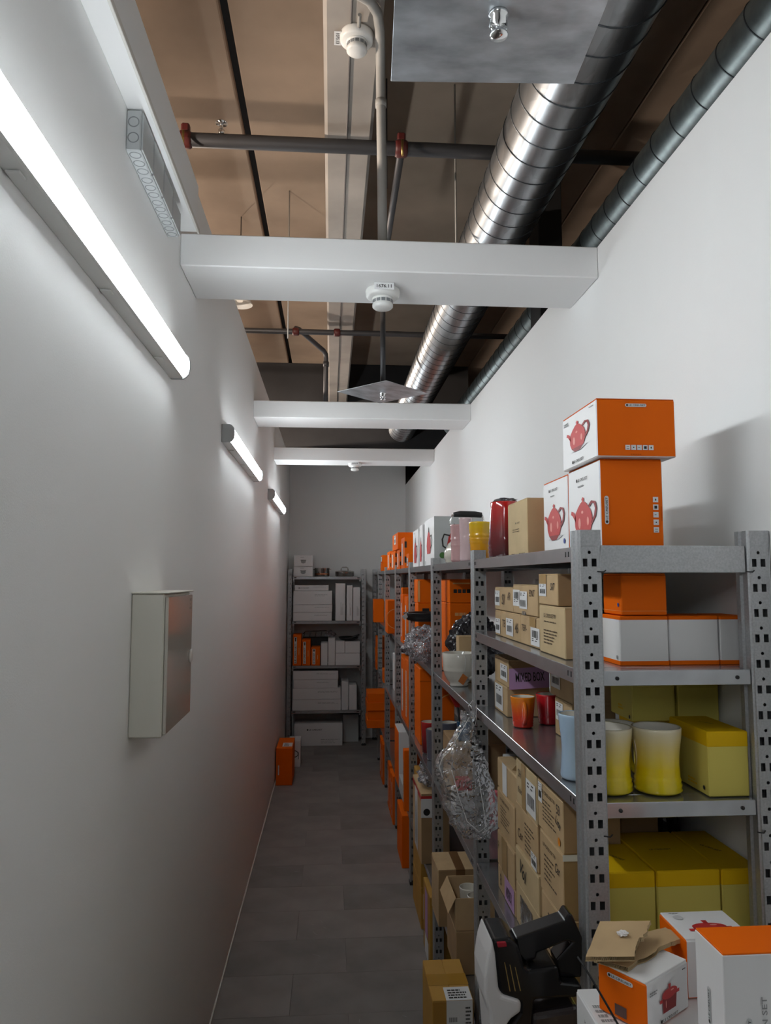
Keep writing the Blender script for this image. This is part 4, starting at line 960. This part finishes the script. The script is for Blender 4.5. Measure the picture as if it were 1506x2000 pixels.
# lower decks of the second bay
b = carton('kraft_carton', 'taped brown carton jutting over the aisle in the second bay', 'carton', .42, .575, 2.95, 3.14, .365, .576, KRAFT, {'-Y': KRAFTD}, 'flaps')
tape(b, '+Z', .45, 0, .68, 1, TAPED); quad(b, '-Y', .45, .55, .68, 1.0, TAPED, 'packing_tape')
b = carton('kraft_carton', 'brown carton printed PCS upside down under the open mug carton', 'carton', .43, .565, 2.60, 2.80, .365, .506, KRAFTD, None, 'flaps')
text(b, '-Y', 'PCS', .78, .42, width=.052, height=.022, rot=R(180), m=INK)
t = open_carton('open brown carton holding pale mugs in the second bay', .43, .565, 2.605, 2.80, .507, .612, KRAFT, True)
for i, (x, y_) in enumerate(((.497, 2.72), (.512, 2.648))):
    mug('mug', 'pale grey mug inside the open brown carton, %s one' % ('back' if i == 0 else 'front'), 'mug', x, y_, .511, .028, .034, .092, GL_WHITE, None, False)
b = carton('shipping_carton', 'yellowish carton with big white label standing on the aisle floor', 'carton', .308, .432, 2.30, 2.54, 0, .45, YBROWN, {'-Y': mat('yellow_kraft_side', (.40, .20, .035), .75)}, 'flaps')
tape(b, '+Z', 0, .35, 1, .62, mat('yellow_tape', (.42, .22, .03), .25)); quad(b, '+Z', .34, .0, .97, .30, PAPER, 'address_label'); lines(b, '+Z', .42, .04, .92, .26, 4, INK, seed=21, lift=.0006)
q = quad(b, '-Y', .34, .50, .97, 1.0, PAPER, 'shipping_label', None, .0003)
lines(b, '-Y', .80, .55, .94, .97, 18, INK, 'barcode', .5, 33, parent=q, lift=.0006); lines(b, '-Y', .40, .60, .70, .92, 6, INKG, parent=q, lift=.0006, seed=4); logo(b, '-Y', .42, .62, .05, R(90), False)

# ================================================================== third bay
o = link('frying_pan', lathe_me('pan_body', [(0, 0), (.075, 0), (.095, .012), (.112, .045), (.1145, .046), (.1135, .042), (.094, .006), (0, .003)], 40), PANBLK, None)
o.location = (.50, 3.95, 1.470); tag(o, 'black frying pan with tag jutting out above the crinkled bag', 'pan')
tube('handle', [(.106, .03, .036), (.15, .05, .048), (.2, .07, .052)], [.009, .010, .008], PANBLK, o, 10)
q_ = box('hang_tag', -.012, .012, -.0006, .0006, -.02, .02, PAPER, o, .0003); q_.location = (-.105, -.045, .03); q_.rotation_euler = (R(20), R(50), R(30))
o = link('crinkled_bag', heap_me('crinkled_bag', .115, .21, .175, 21, .35, 5, 2.4), FILMG, None); o.location = (.485, 3.76, 1.290); tag(o, 'crinkled silvery plastic bag spilling over the third bay edge', 'bag')
b = orange_box('upper orange box behind the black frying pan in the third bay', .475, .60, 4.08, 4.24, 1.56, 1.69, False); quad(b, '-Y', .02, .05, .12, .95, ORLINE, 'printed_line')
b = orange_box('lower orange box behind the black frying pan in the third bay', .478, .60, 4.075, 4.24, 1.288, 1.559, False); quad(b, '-Y', .2, .82, .5, .9, BLACK, 'dark_label')
b = orange_box('large orange box behind the red mug in the third bay', .475, .66, 3.98, 4.24, .82, 1.215, False); quad(b, '-Y', 0, .83, 1, .845, ORANGE2, 'lid_edge')
x, y_ = rel(b, '-Y', .95, .42); o_ = disc_poly(x, y_, .10, 28); i_ = disc_poly(x, y_, .094, 28)
flat(b, '-Y', [[o_[k], o_[(k + 1) % 28], i_[(k + 1) % 28], i_[k]] for k in range(28) if o_[k][0] < b.w and o_[(k + 1) % 28][0] < b.w], ORLINE, 'printed_ring')
mug('mug', 'big red mug with cream rim standing on the third bay deck', 'mug', .505, 3.80, .82, .040, .047, .155, ombre('big_red_glaze', [(0, (.07, .006, .012)), (.07, (.22, .010, .014)), (.155, (.46, .02, .02))]), None, False)
mug('mug', 'dark grey mug with cream rim in front of the big red one', 'mug', .506, 3.665, .82, .034, .040, .145, GL_GREY, R(-100), False)
mug('mug', 'cream rimmed dark mug behind the second post, near the big red one', 'mug', .60, 3.80, .82, .036, .044, .15, GL_GREY, None, False)
b = carton('kraft_carton', 'yellow kraft carton behind the red rimmed box', 'carton', .47, .60, 3.965, 4.235, .365, .655, YBROWN, None, 'flaps')
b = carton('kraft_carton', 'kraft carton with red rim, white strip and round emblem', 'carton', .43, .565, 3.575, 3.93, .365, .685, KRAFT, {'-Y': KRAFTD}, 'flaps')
quad(b, '-X', .30, .05, .62, .93, PAPER, 'address_label'); lines(b, '-X', .36, .1, .56, .85, 7, INKG, vertical=True, seed=3); quad(b, '-Y', .0, .66, .42, .93, PAPER, 'white_sticker'); dot(b, '-Y', .2, .74, .016, BLACK, 'round_emblem', .0006)
box('red_rim', -.0675, .0675, -.1775, .1775, b.h - .034, b.h - .010, mat('red_band', (.45, .02, .02), .5), b.o, .001)
o = link('clear_bag', heap_me('clear_bag', .055, .14, .11, 27, .5, 4), FILMG, None); o.location = (.497, 3.75, .686); tag(o, 'crumpled clear bag on top of the red rimmed carton', 'bag')
b = carton('shipping_carton', 'yellow kraft carton on the floor, upper of two beside the post', 'carton', .448, .58, 3.745, 4.08, .195, .33, YBROWN, None, 'flaps')
b = carton('shipping_carton', 'yellow kraft carton with barcode on the floor, lower of two', 'carton', .448, .58, 3.74, 4.10, 0, .194, YBROWN, None, 'flaps'); label(b, '-Y', .08, .25, .6, .85, 41)
b = carton('shipping_carton', 'yellow kraft carton with lilac sheet on the floor of the third bay', 'carton', .442, .57, 3.37, 3.60, 0, .30, YBROWN, None, 'flaps'); quad(b, '-X', .3, .3, .7, .95, LILAC, 'paper_sheet'); quad(b, '-X', .25, .0, .8, .28, PAPER, 'shipping_label')

# ================================================================== fourth bay and beyond: mostly orange boxes
orange_box('tall orange box standing at the far side of the fourth bay second deck', .456, .50, 4.70, 4.87, 1.288, 1.592, True)
orange_box('tall orange box at the near side of the fourth bay second deck', .456, .50, 4.42, 4.60, 1.288, 1.585, True, seed=2)
orange_box('dark orange box deep in the fourth bay under the top deck', .53, .70, 4.55, 5.0, 1.288, 1.66, False)
orange_box('orange box with long white stripes, near one on the fourth bay third deck', .458, .58, 4.42, 4.60, .82, 1.21, True, seed=7)
orange_box('orange box with long white stripes, far one on the fourth bay third deck', .458, .58, 4.62, 4.86, .82, 1.19, True, seed=8)
b = carton('pan_box', 'tall white and orange box on the fourth bay low deck', 'box', .438, .55, 4.84, 5.12, .365, .715, WHITEC, {'-X': ORANGE}, 'tuck'); flat(b, '-Y', [[(.05, .06), (.11, .05), (.11, .06), (.06, .068)]], INK, 'printed_curve')
b = carton('pan_box', 'flat bluish white box with black dot on the fourth bay low deck', 'box', .438, .55, 4.49, 4.82, .365, .458, GREYC, None, 'tuck'); dot(b, '-Y', .75, .5, .016, BLACK, 'round_emblem')
orange_box('narrow orange box before the bluish white one on the low deck', .428, .50, 4.365, 4.44, .365, .705, True, seed=9)
orange_box('orange box lying on the floor under the fourth bay', .428, .52, 4.50, 4.83, 0, .30, False)
orange_box('orange box hanging over the deck edge with a printed ring', .42, .485, 5.50, 5.74, 1.288, 1.532, False, ring=True)
orange_box('plain orange box jutting out farthest down the second deck', .398, .492, 6.88, 7.06, 1.288, 1.50, False)
orange_box('orange box deep in the fifth bay second deck', .54, .72, 5.6, 6.1, 1.288, 1.62, False)
for i, (y0, y1, z1) in enumerate(((5.27, 5.40, .325), (5.43, 5.56, .31), (5.59, 5.76, .32))):
    orange_box('orange striped box on the floor under the fifth bay, %s of three' % ('nearest', 'middle', 'farthest')[i], .438, .52, y0, y1, 0, z1, True, seed=20 + i, group='orange boxes on the floor')
for i, (y0, y1, z1) in enumerate(((6.27, 6.42, .32), (6.44, 6.64, .325))):
    orange_box('orange striped box on the floor under the sixth bay, %s one' % ('near', 'far')[i], .438, .52, y0, y1, 0, z1, True, seed=30 + i, group='orange boxes on the floor')
for i in range(4):
    orange_box('flat orange box jutting into the aisle, %s of the stack of four' % ('lowest', 'second from bottom', 'third from bottom', 'topmost')[i], .33 + .006 * (i % 2), .60, 6.73 + .01 * (i % 2), 7.06, .365 + i * .0755, .365 + i * .0755 + .075, False, group='flat orange boxes stacked over the aisle')
orange_box('orange box in the last bay on the second deck', .455, .56, 7.22, 7.42, 1.288, 1.47, False)
orange_box('lower orange box in the last bay on the third deck', .44, .56, 7.20, 7.42, .82, 1.02, False)
orange_box('upper orange box in the last bay on the third deck', .445, .56, 7.20, 7.42, 1.021, 1.13, False)
orange_box('small bright orange box alone on the sixth bay third deck', .446, .50, 6.30, 6.46, .82, .93, False)
for i in range(3):
    orange_box('orange box in the shade of the fifth bay third deck, %s of three' % ('lowest', 'middle', 'top')[i], .50, .70, 5.35, 5.75, .82 + .10 * i, .92 + .10 * i - .001, False, group='orange boxes in the fifth bay')
for i in range(2):
    orange_box('orange box on the fifth bay low deck, %s one' % ('lower', 'upper')[i], .48, .70, 5.32, 5.62, .365 + .13 * i, .365 + .13 * i + .129, False, group='orange boxes on the fifth bay low deck')
b = carton('white_box', 'white box in the shade on the fifth bay third deck', 'box', .50, .64, 5.80, 6.02, .82, 1.10, WHITEC, None, 'tuck')

# ================================================================== rack at the far end wall
YE = 7.735
def wbox(lab, x0, x1, z0, z1, m=WHITEC, d=.22, y0=YE, group='white boxes on the far rack', lay=True):
    b = carton('white_box' if m is WHITEC else 'orange_box', lab, 'box', x0, x1, y0, y0 + d, z0, z1, m, None, 'tuck', group)
    return b
for i, (z0, z1, x0) in enumerate(((1.710, 1.815, -.382), (1.8155, 1.93, -.381))):
    b = wbox('white box with small pan picture, %s of two on the far rack top' % ('lower', 'upper')[i], x0, x0 + .195, z0, z1)
    x, y_ = rel(b, '-Y', .5, .42); flat(b, '-Y', [disc_poly(x, y_, .026, 16, 1, .7)], INKG, 'printed_pan'); flat(b, '-Y', [rect(x - .03, y_ + .012, x + .03, y_ + .018)], INK, 'printed_pan_rim'); lines(b, '-Y', .35, .8, .65, .84, 1, INKG)
t = thing('stock_pot', 'shiny steel pot with copper coloured side on the far rack top', 'pot', (-.09, 7.83, 1.7108))
lathe('body', [(0, 0), (.074, 0), (.078, .004), (.078, .085), (.0805, .088), (.078, .09), (.076, .085), (.076, .006), (0, .004)], STEEL, t, 40)
lathe('band', [(.0784, .018), (.0788, .019), (.0788, .030), (.0784, .031)], mat('copper', (.45, .17, .08), .25, 1.0), t, 40)
for s_ in (-1, 1): tube('handle', [(s_ * .077, -.02, .075), (s_ * .092, -.018, .078), (s_ * .092, .018, .078), (s_ * .077, .02, .075)], .004, STEEL, t, 8)
t = thing('saute_pan', 'low lidded steel pan with loop handle on the far rack top', 'pan', (.145, 7.85, 1.7108))
lathe('body', [(0, 0), (.09, 0), (.098, .006), (.1, .045), (.102, .047), (.098, .048), (.097, .008), (0, .004)], STEEL, t, 40)
lathe('lid', [(.101, .0485), (.099, .054), (.06, .063), (0, .066), (0, .060), (.098, .0485), (.101, .0485)], STEEL, t, 40)
tube('lid_handle', [(-.038, -.0, .062), (-.034, 0, .09), (-.02, 0, .098), (.02, 0, .098), (.034, 0, .09), (.038, 0, .062)], .005, STEEL, t, 8)
for lab, x0, x1, z0, z1 in (('thin printed white box on top of the flat stack, far rack upper shelf', -.369, -.021, 1.564, 1.621), ('thick flat white box second in the stack, far rack upper shelf', -.383, .017, 1.422, 1.563), ('flat white box third in the stack, far rack upper shelf', -.382, .018, 1.342, 1.421), ('flat white box at the bottom of the stack, far rack upper shelf', -.383, .013, 1.255, 1.341)):
    b = wbox(lab, x0, x1, z0, z1); lines(b, '-Y', .55, .62, .95, .78, 2, INKG, fill=.3, seed=int(z0 * 100))
    if 'thin' in lab: logo(b, '-Y', .27, .5, .12, pill=False)
for lab, x0, x1, z1 in (('tall white box upright on the far rack, leftmost of three', .050, .152, 1.64), ('thin white box upright in the middle of three on the far rack', .165, .226, 1.62), ('white box upright by the right post of the far rack', .232, .306, 1.60)):
    b = wbox(lab, x0, x1, 1.255, z1); lines(b, '-Y', .55, .15, .85, .5, 3, INKG, fill=.3, vertical=True, seed=int(x1 * 100))
for i, (x0, x1, z1) in enumerate(((-.383, -.296, 1.117), (-.29, -.203, 1.065), (-.196, -.104, .985))):
    b = wbox('orange box with white side strip on the far rack, %s of three' % ('tallest', 'middle', 'shortest')[i], x0, x1, .803, z1, ORANGE, group='orange boxes on the far rack')
    q = quad(b, '-Y', .16, .07, .48, .92, PAPER, 'white_strip'); text(b, '-Y', 'LE CREUSET', .32, .40, width=.6 * b.h, height=.016, rot=R(90), parent=q, lift=.0008); quad(b, '-Y', .26, .78, .4, .9, INK, 'printed_pan', q, .0006); lines(b, '-Y', .7, .35, .82, .7, 1, ORLINE, vertical=True)
for lab, x0, x1, z0, z1, d in (('short white box beside the orange ones on the far rack', -.096, -.027, .803, 1.03, .2), ('taller narrow white box mid shelf on the far rack', -.022, .05, .803, 1.078, .2), ('wide low white box at the right of the far rack middle shelf', .053, .305, .803, .925, .2), ('small white box on the wide low one, far rack middle shelf', .15, .306, .926, 1.044, .18)):
    wbox(lab, x0, x1, z0, z1, d=d)
carton('white_box', 'white box leaning behind the small one, far rack middle shelf', 'box', .054, .148, YE + .02, YE + .2, .926, 1.05, WHITEC, None, 'tuck')
t = thing('wire_basket', 'black wire basket lying on boxes on the far rack middle shelf', 'basket', (-.14, 7.974, .805))
box('basket_body', -.15, .12, -.012, .04, 0, .27, RUBBER, t, .01)
for x in (-.14, -.08, -.02, .04, .10): tube('basket_wire', [(x, -.014, .27), (x + .01, -.012, .325)], .003, RUBBER, t, 6)
tube('basket_rim', [(-.15, -.013, .30), (-.12, -.012, .33), (.10, -.012, .335), (.15, -.012, .29)], .004, RUBBER, t, 6)
o = link('silver_bag', heap_me('silver_bag', .05, .025, .07, 31, .5), FILMG, None); o.location = (-.0, 7.925, 1.0795); tag(o, 'small crumpled silvery bag on the wire basket', 'bag')
t = thing('grill_pan', 'black pan with bent handle on the white boxes, far rack middle shelf', 'pan', (.19, 7.86, 1.052))
lathe('body', [(0, 0), (.07, 0), (.095, .012), (.105, .03), (.107, .031), (.092, .006), (0, .003)], PANBLK, t, 32)
tube('handle', [(.0, -.09, .02), (.05, -.1, .04), (.11, -.10, .06)], .008, PANBLK, t, 8)
for lab, x0, x1, z0, z1 in (('tilted white box on top of the low stack, far rack lower shelf', -.38, .083, .662, .75), ('narrower white box second in the low stack, far rack lower shelf', -.37, .079, .575, .661), ('wide white box third in the low stack, far rack lower shelf', -.378, .110, .463, .574), ('wide white box at the bottom of the low stack, far rack lower shelf', -.381, .114, .352, .462)):
    b = wbox(lab, x0, x1, z0, z1); lines(b, '-Y', .52, .62, .95, .78, 2, INKG, fill=.3, seed=int(z0 * 100))
for lab, x0, x1, z1 in (('upright white box right of the low stack on the far rack', .117, .189, .64), ('upright white box by the right post, far rack lower shelf', .194, .274, .603)):
    wbox(lab, x0, x1, .352, z1, d=.25)
b = wbox('big white carton on the floor under the far rack', -.36, .13, 0, .222, d=.24); logo(b, '-Y', .42, .72, .17, pill=False); lines(b, '-Y', .55, .12, .95, .35, 3, INKG, fill=.25, seed=2)
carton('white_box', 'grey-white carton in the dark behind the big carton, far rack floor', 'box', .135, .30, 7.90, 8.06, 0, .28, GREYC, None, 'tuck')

# ------------------------------------------------------------------ on the floor by the left wall
b = carton('orange_box', 'orange carton with taped white labels on the floor by the left wall', 'box', -.440, -.305, 6.31, 6.72, 0, .298, ORANGE, None, 'flaps')
quad(b, '+Z', .35, .15, .95, .5, PAPER, 'shipping_label'); lines(b, '+Z', .45, .2, .85, .45, 3, INK, lift=.0006); quad(b, '-Y', .13, .28, .2, .54, PAPER, 'white_strip')
b = carton('white_box', 'narrow white carton behind the orange one by the left wall', 'box', -.37, -.262, 6.90, 7.10, 0, .232, WHITEC, None, 'flaps')
x, y_ = rel(b, '-Y', .55, .5); o_ = disc_poly(x, y_, .03, 20); i_ = disc_poly(x, y_, .024, 20)
flat(b, '-Y', [[o_[k], o_[(k + 1) % 20], i_[(k + 1) % 20], i_[k]] for k in range(20)], INK, 'printed_ring'); lines(b, '-Y', .8, .3, .92, .7, 1, INKG, vertical=True)

# ================================================================== vacuum cleaner in front of the rack
V = thing('vacuum_cleaner', 'black and white cordless vacuum cleaner standing before the rack', 'vacuum cleaner', (0, 1.355, 0))
def vac(name, poly, m, a, c_, bev, par=None): return link(name, prism_me(name, poly, 'y', a, c_, bev), m, par or V)
vac('white_shell', [(.279, 1.085), (.284, 1.061), (.289, 1.005), (.294, .994), (.322, .985), (.328, .981), (.327, .965), (.310, .955), (.303, .946), (.301, .931), (.305, .88), (.300, .72), (.268, .72), (.276, .90), (.272, .962), (.265, .988), (.264, 1.023), (.270, 1.057)], VACW, -.048, .048, .007)
mb = vac('motor_body', [(.280, 1.083), (.312, 1.084), (.325, 1.071), (.336, 1.036), (.343, 1.03), (.394, 1.035), (.398, 1.007), (.435, 1.002), (.437, .982), (.352, .981), (.343, .90), (.335, .74), (.296, .74), (.301, .931), (.325, .962), (.325, .978), (.292, .992), (.286, 1.022)], VACB, -.042, .042, .006)
vac('handle', [(.325, 1.073), (.414, 1.100), (.421, 1.111), (.428, 1.109), (.445, 1.069), (.442, 1.003), (.403, 1.004), (.397, 1.034), (.426, 1.062), (.418, 1.065), (.371, 1.049), (.364, 1.047), (.362, 1.037), (.343, 1.031), (.330, 1.046)], VACB, -.020, .020, .010)
cup_ = vac('dust_cup', [(.346, .955), (.432, .965), (.430, .78), (.346, .78)], VACC, -.036, .036, .010)
vac('power_button', [(.287, 1.0795), (.303, 1.0795), (.305, 1.0715), (.289, 1.0705)], VACR, -.0455, -.041, .0015)
for i in range(3):
    x = .300 + .009 * i; vac('vent_slot', [(x, 1.045 - .004 * i), (x + .0012, 1.045 - .004 * i), (x + .010, .998), (x + .0085, .998)], BRASS, -.0432, -.0415, 0, mb)
vac('trigger', [(.345, 1.043), (.358, 1.046), (.356, 1.036), (.347, 1.032)], VACR, -.008, .008, .002)
for z in (.905, .935, .95): lathe('screw', [(0, 0), (.0022, 0), (.0022, .001), (0, .0015)], CHROME, V, 10).location = (.342, -.0385, z)
tube('wand', [(.316, 0, .75), (.316, 0, .07)], .019, PLG, V, 16)
box('floor_head', .20, .43, -.044, .05, .005, .065, VACB, V, .012)

# ================================================================== heap of retail boxes at the rack's near end
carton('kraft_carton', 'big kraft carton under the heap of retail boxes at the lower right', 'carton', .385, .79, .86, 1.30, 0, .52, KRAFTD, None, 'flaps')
carton('kraft_carton', 'second kraft carton under the heap of retail boxes at the lower right', 'carton', .39, .785, .87, 1.29, .521, .91, KRAFT, None, 'flaps')
b = carton('white_box', 'glossy white box under the small pot box at the lower right', 'box', .392, .70, .93, 1.215, .911, 1.050, WHITEC, None, 'tuck', rz=R(0))
text(b, '-X', 'LE CREUSET', .16, .66, width=.05, height=.005, rot=R(90), m=INK); lines(b, '+Z', .03, .55, .11, .85, 7, INKG, seed=4); dot(b, '-X', .16, .33, .004, INK, 'round_mark'); lines(b, '+Z', .05, .1, .3, .3, 4, POTHI, seed=7)
# small pot box turned towards the viewer
cx, cy = .4765, 1.152
b = carton('pot_box', 'small orange and white cast iron pot box under torn cardboard', 'box', cx - .056, cx + .056, cy - .0415, cy + .0415, 1.051, 1.121, ORANGE, {'-X': ORANGE, '-Y': WHITEC, '+Y': WHITEC, '+Z': WHITEC}, 'tuck', rz=R(34))
pot_print(b, '-Y', .52, .48, .046, 'pot', wide=1.15); logo(b, '-Y', .50, .10, .05, pill=False); lines(b, '-Y', .07, .70, .33, .80, 2, INKG, seed=3); lines(b, '-Y', .84, .86, .97, .9, 1, INK)
logo(b, '-X', .48, .84, .044); quad(b, '-X', .36, .10, .60, .32, mat('dark_print', (.12, .06, .05), .6), 'printed_panel'); lines(b, '-X', .30, .05, .5, .08, 1, ORLINE)
b = carton('pot_box', 'orange pot box with white top showing a red pot, behind the torn cardboard', 'box', .553, .665, 1.170, 1.265, 1.051, 1.140, ORANGE, {'+Z': WHITEC, '-Y': WHITEC}, 'tuck')
pot_print(b, '+Z', .52, .28, .075, 'pot'); dot(b, '+Z', .2, .75, .008, POTSH, 'round_mark'); lines(b, '+Z', .12, .9, .35, .94, 1, INKG)
t = thing('tin_set_box', 'white gift box with orange top nearest the lower right corner', 'box', (.60, 1.040, 1.051))
b = Box(); b.w, b.d, b.h = .152, .076, .149; b.lift = LIFT
me = box_me('body', -.076, .076, -.038, .038, .0005, .1465, .001); b.o = link('body', me, WHITEC, t)
box('orange_top', -.0752, .0752, -.0372, .0372, .1462, .149, ORANGE, t, .0008)
text(b, '-Y', 'TIN SET', .36, .45, width=.052, height=.0075, rot=R(90), m=INKG); logo(b, '-Y', .22, .28, .05, R(90), paper=GREYC); logo(b, '-X', .48, .42, .05, R(90), paper=GREYC)
# torn corrugated cardboard sheets lying on the pot box
def sheet(lab, pts, z, tilt, seed, th=.0065):
    t = thing('torn_cardboard', lab, 'cardboard', (0, 0, 0)); n = len(pts); cx_ = sum(p[0] for p in pts) / n; cy_ = sum(p[1] for p in pts) / n
    rd = random.Random(seed); P = []
    for i in range(n):
        a, c_ = pts[i], pts[(i + 1) % n]
        for k in range(7):
            u = k / 7; j = .0022 if i in (1, 2, 3) else .0005
            P.append((a[0] + (c_[0] - a[0]) * u + rd.uniform(-j, j) * (k > 0), a[1] + (c_[1] - a[1]) * u + rd.uniform(-j, j) * (k > 0)))
    def Z(p): return z + tilt[0] * (p[0] - cx_) + tilt[1] * (p[1] - cy_)
    m_ = len(P)
    def slab(name, zo0, zo1, ins, mm):
        Q = [(cx_ + (p[0] - cx_) * ins, cy_ + (p[1] - cy_) * ins) for p in P]
        v = [(p[0], p[1], Z(p) + zo0) for p in Q] + [(p[0], p[1], Z(p) + zo1) for p in Q]
        tri = tessellate_polygon([[Vector((p[0], p[1], 0)) for p in Q]])
        f = [(i, (i + 1) % m_, m_ + (i + 1) % m_, m_ + i) for i in range(m_)] + [tuple(x) for x in tri] + [tuple(m_ + k for k in x) for x in tri]
        bm = bmesh.new(); me = mk(name, v, f); bm.from_mesh(me); bpy.data.meshes.remove(me); link(name, bm_me(name, bm), mm, t)
    slab('liner', 0, .0006, 1.0, KRAFT2); slab('liner', th - .0006, th, .985, KRAFT)
    v = []; f = []                                            # zigzag flute between the liners, seen along the torn edge
    for i in range(m_):
        a, c_ = P[i], P[(i + 1) % m_]; L = math.hypot(c_[0] - a[0], c_[1] - a[1]); K = max(1, int(L / .0026))
        for k in range(K):
            u0, u1 = k / K, (k + .5) / K; i0 = len(v)
            for u, zz in ((u0, .0006), (u1, th - .0006)):
                for ins in (.992, .93):
                    x = cx_ + (a[0] + (c_[0] - a[0]) * u - cx_) * ins; y_ = cy_ + (a[1] + (c_[1] - a[1]) * u - cy_) * ins; v.append((x, y_, Z((x, y_)) + zz))
            f.append((i0, i0 + 1, i0 + 3, i0 + 2))
    fo = link('flute', mk('flute', v, f), KRAFT2, t); fo['kind'] = 'stuff'
    return t
sheet('larger torn sheet of corrugated cardboard under the smaller one', [(.400, 1.151), (.439, 1.118), (.524, 1.176), (.568, 1.192), (.549, 1.23), (.500, 1.216)], 1.1235, (.03, .0), 5)
sheet('small torn sheet of corrugated cardboard with a foam crumb on it', [(.378, 1.125), (.449, 1.114), (.468, 1.149), (.490, 1.169), (.513, 1.201), (.433, 1.213)], 1.143, (.06, .08), 9)
o = link('foam_crumb', heap_me('foam_crumb', .009, .006, .008, 41, .4, 3), FOAM, None); o.location = (.452, 1.166, 1.1505); tag(o, 'white foam packing crumb on the torn cardboard', 'foam')
t = tube('black_strap', [(.362, 1.11, 1.150), (.372, 1.09, 1.135), (.392, 1.075, 1.10), (.41, 1.07, 1.068), (.425, 1.04, 1.054), (.45, 1.0, 1.0525)], .0016, BLACK, None, 6); tag(t, 'thin black strap hanging from the torn cardboard', 'strap')

rd = random.Random(12)
for i in range(16):                                           # pale scuffs with a shape of their own on the tiles
    x, y_ = rd.uniform(-.30, .36), rd.uniform(2.9, 5.2); a = rd.uniform(0, 3.14); L = rd.uniform(.01, .035); k = rd.uniform(-.4, .4)
    pts = [(x + L * t * math.cos(a + k * t), y_ + L * t * math.sin(a + k * t)) for t in (-1, -.4, .3, 1)]
    v = []; f = []
    for j, (px, py) in enumerate(pts):
        wd = .0012 if j in (1, 2) else .0003; v += [(px - wd * math.sin(a), py + wd * math.cos(a), .0006), (px + wd * math.sin(a), py - wd * math.cos(a), .0006)]
    f = [(2 * j, 2 * j + 1, 2 * j + 3, 2 * j + 2) for j in range(3)]
    link('scuff', mk('scuff', v, f), mat('scuff_pale', (.34, .32, .31), .7), fl)
